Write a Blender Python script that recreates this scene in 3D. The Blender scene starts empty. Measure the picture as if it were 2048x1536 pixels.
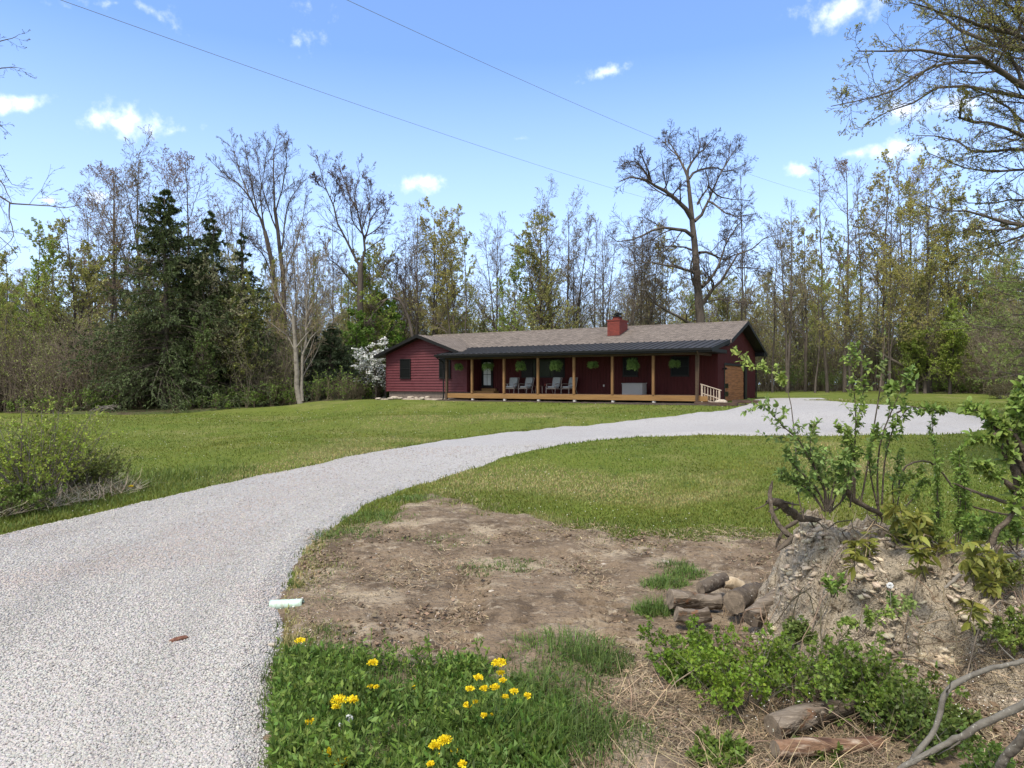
import bpy, math, random
import numpy as np
from mathutils import Vector
S = bpy.context.scene
COL = S.collection
# ------------------------------------------------------------------ camera, sky, sun, exposure
F = 1400.0; CX = 1024.0; HY = 765.0          # the photograph's focal length and horizon, used to survey the site
cam = bpy.data.cameras.new('camera'); cam_ob = bpy.data.objects.new('camera', cam); COL.objects.link(cam_ob)
cam_ob.location = (0, 0, 0); cam_ob.rotation_euler = (math.radians(90), 0, 0)
cam.sensor_width = 36; cam.lens = 36*F/2048; cam.shift_y = -3/2048; cam.clip_start = .05; cam.clip_end = 2000
S.camera = cam_ob
SUN_EL, SUN_AZ = math.radians(58), math.radians(212)    # azimuth clockwise from +Y: behind and left of the viewer
world = bpy.data.worlds.new('World'); S.world = world; world.use_nodes = True
wn = world.node_tree; wn.nodes.clear()
def wnode(t, **k):
    n = wn.nodes.new(t)
    for a, b in k.items(): setattr(n, a, b)
    return n
def wmath(op, a, b=None, c=None, clamp=False):
    n = wnode('ShaderNodeMath', operation=op, use_clamp=clamp)
    for i, v in enumerate((a, b, c)):
        if v is None: continue
        if isinstance(v, (int, float)): n.inputs[i].default_value = v
        else: wn.links.new(v, n.inputs[i])
    return n.outputs[0]
sky = wnode('ShaderNodeTexSky'); sky.sky_type = 'NISHITA'; sky.sun_disc = False
sky.sun_elevation = SUN_EL; sky.sun_rotation = SUN_AZ; sky.air_density = 1.0; sky.dust_density = .3; sky.ozone_density = 3.0
tc = wnode('ShaderNodeTexCoord'); sep = wnode('ShaderNodeSeparateXYZ'); wn.links.new(tc.outputs['Generated'], sep.inputs[0])
yy = wmath('MAXIMUM', sep.outputs[1], .02)
ca = wmath('DIVIDE', sep.outputs[0], yy); cb = wmath('DIVIDE', sep.outputs[2], yy)
nz = wnode('ShaderNodeTexNoise'); nz.inputs['Scale'].default_value = 22; nz.inputs['Detail'].default_value = 6; nz.inputs['Roughness'].default_value = .62
wn.links.new(tc.outputs['Generated'], nz.inputs['Vector'])
nz2 = wnode('ShaderNodeTexNoise'); nz2.inputs['Scale'].default_value = 60; nz2.inputs['Detail'].default_value = 5
wn.links.new(tc.outputs['Generated'], nz2.inputs['Vector'])
clouds = [(255,245,105,42,-.12,1),(350,262,60,16,.2,.6),(845,362,62,24,.15,.9),(1205,146,78,22,.35,.9),(1680,25,120,42,.25,1),(1930,205,150,36,0,1),
          (1825,297,85,30,0,1),(1700,308,38,12,.2,.6),(1605,340,34,14,0,.75),(45,205,75,22,.1,.9),(195,392,60,22,0,.9),(95,402,42,14,0,.8),
          (1075,462,46,18,0,.7),(1045,277,40,7,0,.4),(300,20,40,18,-.5,.4),(620,50,40,60,.0,.25),(230,6,90,10,0,.4),(1810,218,60,26,0,1)]
acc = None
for (x, y, rx, ry, sk, st) in clouds:
    a0, b0 = (x-CX)/F, (HY-y)/F
    da = wmath('SUBTRACT', ca, a0); db = wmath('SUBTRACT', cb, b0)
    db = wmath('SUBTRACT', db, wmath('MULTIPLY', da, sk))
    da = wmath('DIVIDE', da, rx/F); db = wmath('DIVIDE', db, ry/F)
    q = wmath('SQRT', wmath('ADD', wmath('MULTIPLY', da, da), wmath('MULTIPLY', db, db)))
    m = wmath('MULTIPLY', wmath('SUBTRACT', 1.0, q), st)
    acc = m if acc is None else wmath('MAXIMUM', acc, m)
nn = wmath('MULTIPLY', wmath('SUBTRACT', nz.outputs[0], .52), 2.9)
nn = wmath('ADD', nn, wmath('MULTIPLY', wmath('SUBTRACT', nz2.outputs[0], .5), 1.0))
mask = wmath('ADD', wmath('MAXIMUM', acc, -1.5), nn)
mask = wmath('MULTIPLY', mask, 1.0, clamp=True)
mask = wmath('MULTIPLY', mask, wmath('GREATER_THAN', acc, -.9))
mask = wmath('MULTIPLY', mask, wmath('GREATER_THAN', sep.outputs[1], .05))
mr = wnode('ShaderNodeMapRange'); mr.interpolation_type = 'SMOOTHSTEP'; wn.links.new(mask, mr.inputs[0]); mr.inputs[1].default_value = .0; mr.inputs[2].default_value = 1.35
tint = wnode('ShaderNodeMix', data_type='RGBA', blend_type='MULTIPLY'); tint.inputs[0].default_value = 1
wn.links.new(sky.outputs[0], tint.inputs[6]); tint.inputs[7].default_value = (.74, 1.04, 1.40, 1)
hz = wnode('ShaderNodeMapRange'); wn.links.new(sep.outputs[2], hz.inputs[0]); hz.inputs[1].default_value = 0; hz.inputs[2].default_value = .42; hz.inputs[3].default_value = .85; hz.inputs[4].default_value = .12
hmix = wnode('ShaderNodeMix', data_type='RGBA'); wn.links.new(hz.outputs[0], hmix.inputs[0]); wn.links.new(tint.outputs[2], hmix.inputs[6]); hmix.inputs[7].default_value = (5.3, 6.4, 8.5, 1)
cm = wnode('ShaderNodeMix', data_type='RGBA'); wn.links.new(mr.outputs[0], cm.inputs[0]); wn.links.new(hmix.outputs[2], cm.inputs[6]); cm.inputs[7].default_value = (8.0, 8.4, 9.2, 1)
# unseen cloud added behind and above the viewer to whiten the ambient light
nz3 = wnode('ShaderNodeTexNoise'); nz3.inputs['Scale'].default_value = 2.2; nz3.inputs['Detail'].default_value = 6; wn.links.new(tc.outputs['Generated'], nz3.inputs['Vector'])
bk = wnode('ShaderNodeMapRange'); wn.links.new(sep.outputs[1], bk.inputs[0]); bk.inputs[1].default_value = .45; bk.inputs[2].default_value = -.15
cv = wnode('ShaderNodeMapRange'); wn.links.new(nz3.outputs[0], cv.inputs[0]); cv.inputs[1].default_value = .36; cv.inputs[2].default_value = .56
bm_ = wmath('MULTIPLY', bk.outputs[0], cv.outputs[0], clamp=True)
cm2 = wnode('ShaderNodeMix', data_type='RGBA'); wn.links.new(bm_, cm2.inputs[0]); wn.links.new(cm.outputs[2], cm2.inputs[6]); cm2.inputs[7].default_value = (7.2, 7.2, 7.2, 1)
bg = wnode('ShaderNodeBackground'); wn.links.new(cm2.outputs[2], bg.inputs[0]); bg.inputs[1].default_value = .108
wo = wnode('ShaderNodeOutputWorld'); wn.links.new(bg.outputs[0], wo.inputs[0])
sl = bpy.data.lights.new('sun', 'SUN'); sl.energy = 2.5; sl.angle = math.radians(13); sl.color = (1, .93, .82)
so = bpy.data.objects.new('sun', sl); COL.objects.link(so)
sd = Vector((math.sin(SUN_AZ)*math.cos(SUN_EL), math.cos(SUN_AZ)*math.cos(SUN_EL), math.sin(SUN_EL)))
so.location = sd*50; so.rotation_euler = (-sd).to_track_quat('-Z', 'Y').to_euler()
S.view_settings.view_transform = 'Standard'; S.view_settings.look = 'None'; S.view_settings.gamma = 1; S.view_settings.exposure = 0.88
S.cycles.max_bounces = 6; S.cycles.diffuse_bounces = 3; S.cycles.glossy_bounces = 2; S.cycles.transmission_bounces = 4; S.cycles.transparent_max_bounces = 8

# ------------------------------------------------------------------ helpers: numpy noise, meshes, materials
def vnoise(x, y, z=None, seed=0):
    x = np.asarray(x, float); y = np.asarray(y, float); z = np.zeros_like(x) if z is None else np.asarray(z, float)
    xi, yi, zi = np.floor(x), np.floor(y), np.floor(z)
    fx, fy, fz = x-xi, y-yi, z-zi
    fx = fx*fx*(3-2*fx); fy = fy*fy*(3-2*fy); fz = fz*fz*(3-2*fz)
    def hsh(a, b, c):
        n = np.sin(a*127.1+b*311.7+c*74.7+seed*53.3)*43758.5453
        return n-np.floor(n)
    r = 0
    for i in (0, 1):
        for j in (0, 1):
            for k in (0, 1):
                r = r + hsh(xi+i, yi+j, zi+k)*(fx if i else 1-fx)*(fy if j else 1-fy)*(fz if k else 1-fz)
    return r*2-1
def fbm(x, y, z=None, o=4, seed=0):
    r = 0; a = 1; s = 1; t = 0
    for i in range(o):
        r = r + a*vnoise(x*s, y*s, None if z is None else z*s, seed+i); t += a; a *= .5; s *= 2.03
    return r/t
def norm(v): return v/np.maximum(np.linalg.norm(v, axis=-1, keepdims=True), 1e-9)
def sstep(a, b, x):
    t = np.clip((x-a)/(b-a), 0, 1); return t*t*(3-2*t)
def mk(name, V, Fc, mat, col=None, midx=None, smooth=False, parent=None, loc=None):
    """link ONE mesh object; Fc is an (n,3) or (n,4) array or a list of polygons"""
    me = bpy.data.meshes.new(name)
    V = np.asarray(V, np.float32)
    if isinstance(Fc, np.ndarray):
        Fc = Fc.astype(np.int32); k = Fc.shape[1]; n = len(Fc)
        me.vertices.add(len(V)); me.vertices.foreach_set('co', V.ravel())
        me.loops.add(n*k); me.loops.foreach_set('vertex_index', Fc.ravel())
        me.polygons.add(n); me.polygons.foreach_set('loop_start', np.arange(0, n*k, k, dtype=np.int32))
        try: me.polygons.foreach_set('loop_total', np.full(n, k, np.int32))
        except Exception: pass
        me.update(calc_edges=True)
    else:
        me.from_pydata(V.tolist(), [], Fc); me.update()
    for m in (mat if isinstance(mat, (list, tuple)) else [mat]): me.materials.append(m)
    if midx is not None: me.polygons.foreach_set('material_index', np.asarray(midx, np.int32))
    if smooth: me.polygons.foreach_set('use_smooth', np.ones(len(me.polygons), bool))
    if col is not None:
        a = me.attributes.new('Col', 'FLOAT_COLOR', 'POINT')
        c = np.ones((len(V), 4), np.float32); c[:, :3] = col; a.data.foreach_set('color', c.ravel())
    o = bpy.data.objects.new(name, me); COL.objects.link(o)
    if parent is not None: o.parent = parent
    if loc is not None: o.location = loc
    return o
def tag(o, label, cat, group=None, kind=None):
    if label: o['label'] = label
    if cat: o['category'] = cat
    if group: o['group'] = group
    if kind: o['kind'] = kind
    return o
def struct(o): o['kind'] = 'structure'; return o
def empty(name, loc, label, cat, group=None, rz=0):
    o = bpy.data.objects.new(name, None); COL.objects.link(o); o.location = loc; o.rotation_euler = (0, 0, rz); o.empty_display_size = .2
    return tag(o, label, cat, group)
class MB:
    """collects boxes, prisms and tubes into one mesh (polygons of any size)"""
    def __init__(s): s.v = []; s.f = []; s.m = []
    def add(s, V, Fc, m=0):
        b = len(s.v); s.v += [tuple(map(float, p)) for p in V]; s.f += [[int(b+i) for i in f] for f in Fc]; s.m += [m]*len(Fc); return s
    def box(s, x0, x1, y0, y1, z0, z1, m=0):
        return s.add([(x0,y0,z0),(x1,y0,z0),(x1,y1,z0),(x0,y1,z0),(x0,y0,z1),(x1,y0,z1),(x1,y1,z1),(x0,y1,z1)],
                     [(0,3,2,1),(4,5,6,7),(0,1,5,4),(1,2,6,5),(2,3,7,6),(3,0,4,7)], m)
    def bar(s, a, b, w, h, m=0, up=(0,0,1)):
        a = Vector(a); b = Vector(b); d = (b-a).normalized(); u = Vector(up)
        if abs(d.dot(u)) > .98: u = Vector((1,0,0))
        x = d.cross(u).normalized()*w/2; y = x.cross(d).normalized()*h/2
        P = [a-x-y, a+x-y, a+x+y, a-x+y, b-x-y, b+x-y, b+x+y, b-x+y]
        return s.add(P, [(0,3,2,1),(4,5,6,7),(0,1,5,4),(1,2,6,5),(2,3,7,6),(3,0,4,7)], m)
    def prism(s, poly, ax, a, b, m=0):
        """poly in the two other axes, extruded along axis ax from a to b"""
        n = len(poly)
        def pt(p, t):
            q = list(p); q.insert(ax, t); return q
        V = [pt(p, a) for p in poly]+[pt(p, b) for p in poly]
        Fc = [list(range(n))[::-1], list(range(n, 2*n))]+[[i, (i+1) % n, n+(i+1) % n, n+i] for i in range(n)]
        return s.add(V, Fc, m)
    def tube(s, pts, r, n=8, m=0, caps=True):
        pts = np.array(pts, float); R = np.array(r if hasattr(r, '__len__') else [r]*len(pts), float)
        V, Fc = tubes(pts[None], R[None], n)
        Fc = [list(f) for f in Fc]
        if caps: Fc += [list(range(n))[::-1], list(range((len(pts)-1)*n, len(pts)*n))]
        return s.add(V, Fc, m)
    def build(s, name, mat, parent=None, smooth=False, bevel=0):
        o = mk(name, s.v, s.f, mat, midx=s.m if isinstance(mat, (list, tuple)) else None, parent=parent, smooth=smooth)
        if bevel:
            b = o.modifiers.new('bevel', 'BEVEL'); b.width = bevel; b.segments = 2; b.limit_method = 'ANGLE'
        return o
def tubes(P, R, s):
    P = np.asarray(P, float); R = np.asarray(R, float); B, N = P.shape[:2]
    T = norm(np.gradient(P, axis=1))
    ref = np.where(np.abs(T[:, :1, 2:3]) > .9, np.array([1., 0, 0]), np.array([0, 0, 1.]))
    A = norm(np.cross(T, np.broadcast_to(ref, T.shape))); Bv = np.cross(T, A)
    th = np.arange(s)*2*math.pi/s
    V = P[:, :, None]+R[:, :, None, None]*(np.cos(th)[:, None]*A[:, :, None]+np.sin(th)[:, None]*Bv[:, :, None])
    b = (np.arange(B)*N*s)[:, None, None]; i = (np.arange(N-1)*s)[None, :, None]; j = np.arange(s)[None, None]
    a0 = b+i+j; a1 = b+i+(j+1) % s
    Fc = np.stack([a0, a1, a1+s, a0+s], -1).reshape(-1, 4)
    return V.reshape(-1, 3), Fc
def merge(parts):
    """parts: list of (V,F) or (V,F,col,mi) with quads"""
    Vs, Fs, Cs, Ms = [], [], [], []; b = 0
    for p in parts:
        V, Fc = p[0], p[1]
        if len(V) == 0: continue
        Vs.append(V); Fs.append(Fc+b); b += len(V)
        Cs.append(np.broadcast_to(p[2], (len(V), 3)) if len(p) > 2 and p[2] is not None else np.ones((len(V), 3)))
        Ms.append(np.full(len(Fc), p[3] if len(p) > 3 else 0))
    return np.concatenate(Vs), np.concatenate(Fs), np.concatenate(Cs), np.concatenate(Ms)
def spawn(rng, P, R, k, t=(.2, 1), ang=(30, 60), ln=(.3, .6), N=4, up=.1, wig=.15, rr=.6, rmin=.004, taper=.7, tip=.3):
    B, M = P.shape[:2]
    tt = np.clip(t[0]+(t[1]-t[0])*(np.arange(k)[None]+rng.uniform(0, 1, (B, k)))/k, 0, .999)
    ii = tt*(M-1); i = ii.astype(int); f = (ii-i)[..., None]; b = np.arange(B)[:, None]
    p0, p1 = P[b, i], P[b, i+1]; pos = p0*(1-f)+p1*f; T = norm(p1-p0); r = R[b, i]*(1-f[..., 0])+R[b, i+1]*f[..., 0]
    Lp = np.linalg.norm(np.diff(P, axis=1), axis=-1).sum(1)[:, None]
    L = Lp*rng.uniform(ln[0], ln[1], (B, k))*(1.1-taper*tt)
    v = rng.normal(size=T.shape); v -= (v*T).sum(-1, keepdims=True)*T; v = norm(v)
    a = np.radians(rng.uniform(ang[0], ang[1], (B, k)))[..., None]
    D = np.cos(a)*T+np.sin(a)*v
    pts = [pos]; st = (L/(N-1))[..., None]
    for n in range(N-1):
        D = norm(D+wig*rng.normal(size=D.shape)+up*np.array([0, 0, 1.])); pts.append(pts[-1]+D*st)
    Q = np.stack(pts, 2).reshape(B*k, N, 3)
    rs = np.maximum(r*rr, rmin).reshape(-1, 1); RR = rs*(1-np.linspace(0, 1, N)[None]*(1-tip)); RR = np.maximum(RR, rmin*.7)
    return Q, RR
def leaves(rng, pos, d, L, W, fold=.0):
    """leaf quads: pos n,3; d direction; L,W arrays"""
    n = len(pos); d = norm(d); s = norm(np.cross(d, rng.normal(size=(n, 3)))); u = np.cross(s, d)
    L = np.broadcast_to(L, n)[:, None]; W = np.broadcast_to(W, n)[:, None]
    V = np.stack([pos, pos+d*L*.5+s*W*.5-u*fold*W, pos+d*L, pos+d*L*.5-s*W*.5-u*fold*W], 1).reshape(-1, 3)
    return V, np.arange(n*4).reshape(n, 4)
def jit(rng, base, n, amt=.25, hue=.12, per=4):
    c = np.array(base); c = c[None] if c.ndim == 1 else c; c = c*(1+rng.uniform(-amt, amt, (n, 1)))*(1+rng.uniform(-hue, hue, (n, 3)))
    return np.repeat(np.clip(c, .002, 1), per, axis=0)
def along(rng, P, n, lo=0, hi=1):
    """n random points on each polyline: positions and tangents"""
    B, M = P.shape[:2]; t = rng.uniform(lo, hi*.999, (B, n))*(M-1); i = t.astype(int); f = (t-i)[..., None]; b = np.arange(B)[:, None]
    a, c = P[b, i], P[b, i+1]
    return (a*(1-f)+c*f).reshape(-1, 3), norm(c-a).reshape(-1, 3)
def curve(pts, n):
    """Catmull-Rom resample"""
    p = np.array(pts, float); p = np.vstack([2*p[0]-p[1], p, 2*p[-1]-p[-2]]); m = len(p)-3
    t = np.linspace(0, m-1e-6, n); i = t.astype(int); f = (t-i)[:, None]
    a, b, c, d = p[i], p[i+1], p[i+2], p[i+3]
    return .5*((2*b)+(-a+c)*f+(2*a-5*b+4*c-d)*f**2+(-a+3*b-3*c+d)*f**3)
# --- materials
def mat(name, color, rough=.8, spec=.3, metal=0, noise=None, bump=None, vcol=False, trans=0, coords='Object'):
    """noise: (scale, color2, lo, hi[, stretch]); bump: (scale, strength, distance)"""
    m = bpy.data.materials.new(name); m.use_nodes = True; nt = m.node_tree; p = nt.nodes['Principled BSDF']
    p.inputs['Roughness'].default_value = rough; p.inputs['Metallic'].default_value = metal; p.inputs['Specular IOR Level'].default_value = spec
    tcn = nt.nodes.new('ShaderNodeTexCoord'); out = None
    if vcol:
        a = nt.nodes.new('ShaderNodeAttribute'); a.attribute_name = 'Col'; out = a.outputs['Color']
        if color is not None:
            mx = nt.nodes.new('ShaderNodeMix'); mx.data_type = 'RGBA'; mx.blend_type = 'MULTIPLY'; mx.inputs[0].default_value = 1
            nt.links.new(out, mx.inputs[6]); mx.inputs[7].default_value = (*color, 1); out = mx.outputs[2]
    else:
        rgb = nt.nodes.new('ShaderNodeRGB'); rgb.outputs[0].default_value = (*color, 1); out = rgb.outputs[0]
    for k, ns in enumerate(noise or []):
        sc, c2, lo, hi = ns[:4]
        n = nt.nodes.new('ShaderNodeTexNoise'); n.inputs['Scale'].default_value = sc; n.inputs['Detail'].default_value = 6; n.inputs['Roughness'].default_value = .6
        if len(ns) > 4:
            mp = nt.nodes.new('ShaderNodeMapping'); mp.inputs['Scale'].default_value = ns[4]; nt.links.new(tcn.outputs[coords], mp.inputs[0]); nt.links.new(mp.outputs[0], n.inputs[0])
        else: nt.links.new(tcn.outputs[coords], n.inputs[0])
        r = nt.nodes.new('ShaderNodeMapRange'); nt.links.new(n.outputs[0], r.inputs[0]); r.inputs[1].default_value = lo; r.inputs[2].default_value = hi
        mx = nt.nodes.new('ShaderNodeMix'); mx.data_type = 'RGBA'; nt.links.new(r.outputs[0], mx.inputs[0]); nt.links.new(out, mx.inputs[6]); mx.inputs[7].default_value = (*c2, 1)
        out = mx.outputs[2]
    nt.links.new(out, p.inputs['Base Color'])
    if bump:
        n = nt.nodes.new('ShaderNodeTexNoise'); n.inputs['Scale'].default_value = bump[0]; n.inputs['Detail'].default_value = 8; nt.links.new(tcn.outputs[coords], n.inputs[0])
        if len(bump) > 3:
            mp = nt.nodes.new('ShaderNodeMapping'); mp.inputs['Scale'].default_value = bump[3]; nt.links.new(tcn.outputs[coords], mp.inputs[0]); nt.links.new(mp.outputs[0], n.inputs[0])
        b = nt.nodes.new('ShaderNodeBump'); b.inputs['Strength'].default_value = bump[1]; b.inputs['Distance'].default_value = bump[2]
        nt.links.new(n.outputs[0], b.inputs['Height']); nt.links.new(b.outputs[0], p.inputs['Normal'])
    if trans:
        t = nt.nodes.new('ShaderNodeBsdfTranslucent'); nt.links.new(out, t.inputs[0]); ms = nt.nodes.new('ShaderNodeMixShader'); ms.inputs[0].default_value = trans
        nt.links.new(p.outputs[0], ms.inputs[1]); nt.links.new(t.outputs[0], ms.inputs[2]); nt.links.new(ms.outputs[0], nt.nodes['Material Output'].inputs[0])
    return m
LEAF = mat('leaf', None, .55, .35, vcol=True, trans=.35)
PETAL = mat('petal', None, .7, .2, vcol=True, trans=.2)
NEEDLE = mat('needle', None, .6, .25, vcol=True, trans=.12)
BLADE = mat('grass_blade', None, .6, .3, vcol=True, trans=.3)
DRYM = mat('dry_stalk', None, .85, .15, vcol=True)
TWIG = mat('twig_bark', None, .9, .1, vcol=True)
BARK = mat('bark', (.115, .095, .078), .92, .15, noise=[(3, (.06, .05, .042), .4, .65, (1, 1, .3)), (22, (.19, .17, .145), .58, .8, (1, 1, .25))], bump=(14, .8, .03, (1, 1, .25)))
BARKP = mat('pale_bark', (.24, .215, .18), .9, .15, noise=[(4, (.13, .11, .09), .45, .7)], bump=(14, .6, .02, (1, 1, .25)))
ROOTM = mat('weathered_root', (.115, .092, .07), .95, .1, noise=[(9, (.05, .04, .03), .45, .65), (45, (.26, .225, .18), .58, .75)], bump=(25, 1.0, .02))
BARKG = mat('grey_smooth_bark', (.15, .138, .115), .9, .15, noise=[(9, (.075, .065, .052), .45, .7), (55, (.34, .33, .28), .60, .70)], bump=(40, .8, .01))

# ------------------------------------------------------------------ the lie of the land (heights relative to the viewer's eye)
CP = np.array([(0,0,-2.5),(-10,0,-2.55),(10,0,-2.4),(0,-10,-2.6),(0,7,-2.5),(-6,8,-2.52),(5,6,-2.47),(9,10,-2.25),(-10,15,-2.45),(0,14,-2.35),(8,15,-2.1),(16,14,-2.0),
   (-17,18,-2.45),(-15,25,-2.25),(-5,24,-2.0),(3,24,-1.88),(9,24,-1.68),(20,25,-1.55),(30,25,-1.6),(-30,35,-2.2),(-14,36,-1.95),(-24,42,-1.95),(-5,36,-1.62),(2,34,-1.5),
   (9,33,-1.3),(15,33,-1.2),(24,34,-1.2),(34,38,-1.3),(10,37,-1.17),(14,38,-1.07),(18,42,-1.02),(3,41,-1.2),(-3,44,-1.2),(-6,47,-1.14),(-11,50,-1.2),(0,48,-1.1),(8,46,-1.05),
   (-35,48,-2.1),(-18,50,-1.75),(-13,54,-1.4),(26,60,-.95),(12,62,-.9),(0,65,-.9),(-30,70,-1.7),(45,60,-.95),(60,72,-.9),(0,100,-.9),(-60,100,-1.5),(60,100,-.9),(-60,45,-2.2),(60,40,-1.3),(0,160,-.9),(-100,160,-1),(100,160,-1)], float)
def hgt(x, y):
    x = np.asarray(x, float); y = np.asarray(y, float); sh = x.shape; x = x.ravel(); y = y.ravel(); out = np.empty(len(x))
    for a in range(0, len(x), 60000):
        d2 = (x[a:a+60000, None]-CP[None, :, 0])**2+(y[a:a+60000, None]-CP[None, :, 1])**2
        w = 1/(d2+9+.004*(CP[:, 0]**2+CP[:, 1]**2))**3
        out[a:a+60000] = (w*CP[:, 2]).sum(1)/w.sum(1)
    return out.reshape(sh)
def P3(x, y, Y): return np.array([(x-CX)/F*Y, Y, (HY-y)/F*Y])
def G(x, y):
    """where the sight line through a surveyed point meets the ground"""
    Y = np.exp(np.linspace(math.log(2), math.log(150), 1500)); X = (x-CX)/F*Y; Z = (HY-y)/F*Y; below = Z < hgt(X, Y)
    k = int(np.argmax(below)) if below.any() else len(Y)-1
    return np.array([X[k], Y[k], hgt(X[k:k+1], Y[k:k+1])[0]])
def polysd(poly, x, y):
    """signed distance, negative inside"""
    x = np.asarray(x, float); y = np.asarray(y, float); sh = x.shape; x = x.ravel(); y = y.ravel()
    d = np.full(len(x), 1e9); ins = np.zeros(len(x), bool); n = len(poly)
    for i in range(n):
        ax, ay = poly[i]; bx, by = poly[(i+1) % n]; ex, ey = bx-ax, by-ay
        t = np.clip(((x-ax)*ex+(y-ay)*ey)/(ex*ex+ey*ey+1e-12), 0, 1)
        d = np.minimum(d, (x-ax-t*ex)**2+(y-ay-t*ey)**2)
        c = ((ay > y) != (by > y)); xi = ax+(y-ay)*ex/(ey if abs(ey) > 1e-12 else 1e-12); ins ^= c & (x < xi)
    d = np.sqrt(d); return np.where(ins, -d, d).reshape(sh)
def gpoly(px): return [tuple(G(a, b)[:2]) for a, b in px]
DRIVE = gpoly([(-900,1420),(-500,1250),(-200,1130),(0,1073),(150,1037),(300,1003),(420,975),(520,955),(640,930),(760,905),(880,884),(1000,868),(1120,855),(1240,845),(1350,833),(1440,823),(1500,808),(1508,800)]) \
   + [(17.5,44.5),(19.5,43)] + gpoly([(1600,801),(1700,807),(1800,813),(1900,824),(1975,838),(1990,855),(1940,866),(1800,870),(1650,872),(1500,871),(1380,871),(1280,874),(1180,882),(1080,898),(1000,917),(920,945),(850,965),(780,990),(730,1015),(690,1042),(640,1073),(600,1105),(578,1150),(566,1210),(552,1270),(540,1330),(534,1420),(540,1536)]) + [(-1.0,2.5),(-.6,-3),(-9,-3)]
DIRT = gpoly([(585,1150),(640,1080),(720,1045),(800,1020),(860,985),(930,1000),(1010,1030),(1120,1052),(1250,1075),(1420,1075),(1560,1078)]) + [(4.3,8.6),(7,8.2),(10,8),(10,3),(8,-1),(0,-2),(-.7,1)] + gpoly([(545,1530),(536,1400),(552,1290),(568,1215)])
FOREST = gpoly([(-600,835),(0,826),(150,829),(330,829),(430,822),(560,812),(690,802),(740,797)]) + [(-9,62),(2,66),(14,68)] + gpoly([(1560,783),(1700,782),(1850,784),(2000,790),(2100,797),(2300,800)]) + [(70,50),(160,40),(160,200),(-160,200),(-160,44)]
def sd_drive(x, y): return polysd(DRIVE, x, y)+.10*fbm(x*1.1, y*1.1, o=3, seed=3)+.04*fbm(x*7, y*7, o=2, seed=5)
def sd_dirt(x, y): return polysd(DIRT, x, y)+.5*fbm(x*.9, y*.9, o=4, seed=9)+.28*fbm(x*3.5, y*3.5, o=3, seed=11)
def sd_forest(x, y): return polysd(FOREST, x, y)+1.2*fbm(x*.25, y*.25, o=3, seed=15)
# ------------------------------------------------------------------ ground sheets
def graded(segs):
    out = []
    for a, b, s in segs: out += list(np.arange(a, b, s))
    return np.array(out+[segs[-1][1]])
GXs = graded([(-400,-120,20),(-120,-40,4),(-40,-16,.8),(-16,-8,.25),(-8,9,.09),(9,20,.3),(20,45,.8),(45,120,4),(120,400,20)])
GYs = graded([(-60,-5,5),(-5,3,.5),(3,13,.09),(13,26,.25),(26,60,.6),(60,120,4),(120,420,20)])
def sheet(name, sdf, lift, mt, xs=None, ys=None, relief=None, colf=None, edge=.15):
    xs = GXs if xs is None else xs; ys = GYs if ys is None else ys
    X, Y = np.meshgrid(xs, ys); Z = hgt(X, Y); keep = None
    if sdf is not None:
        sd = sdf(X, Y); Z = Z+np.clip(-sd*edge, -.25, lift); inside = sd < .6
    if relief is not None: Z = Z+relief(X, Y, sd if sdf is not None else None)
    n, m = X.shape; idx = np.arange(n*m).reshape(n, m)
    Fc = np.stack([idx[:-1, :-1], idx[:-1, 1:], idx[1:, 1:], idx[1:, :-1]], -1).reshape(-1, 4)
    V = np.stack([X, Y, Z], -1).reshape(-1, 3)
    if sdf is not None:
        Fc = Fc[inside.ravel()[Fc].any(1)]; u, inv = np.unique(Fc, return_inverse=True); V = V[u]; Fc = inv.reshape(-1, 4)
    return mk(name, V, Fc, mt, col=colf(V) if colf else None, smooth=True)
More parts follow.
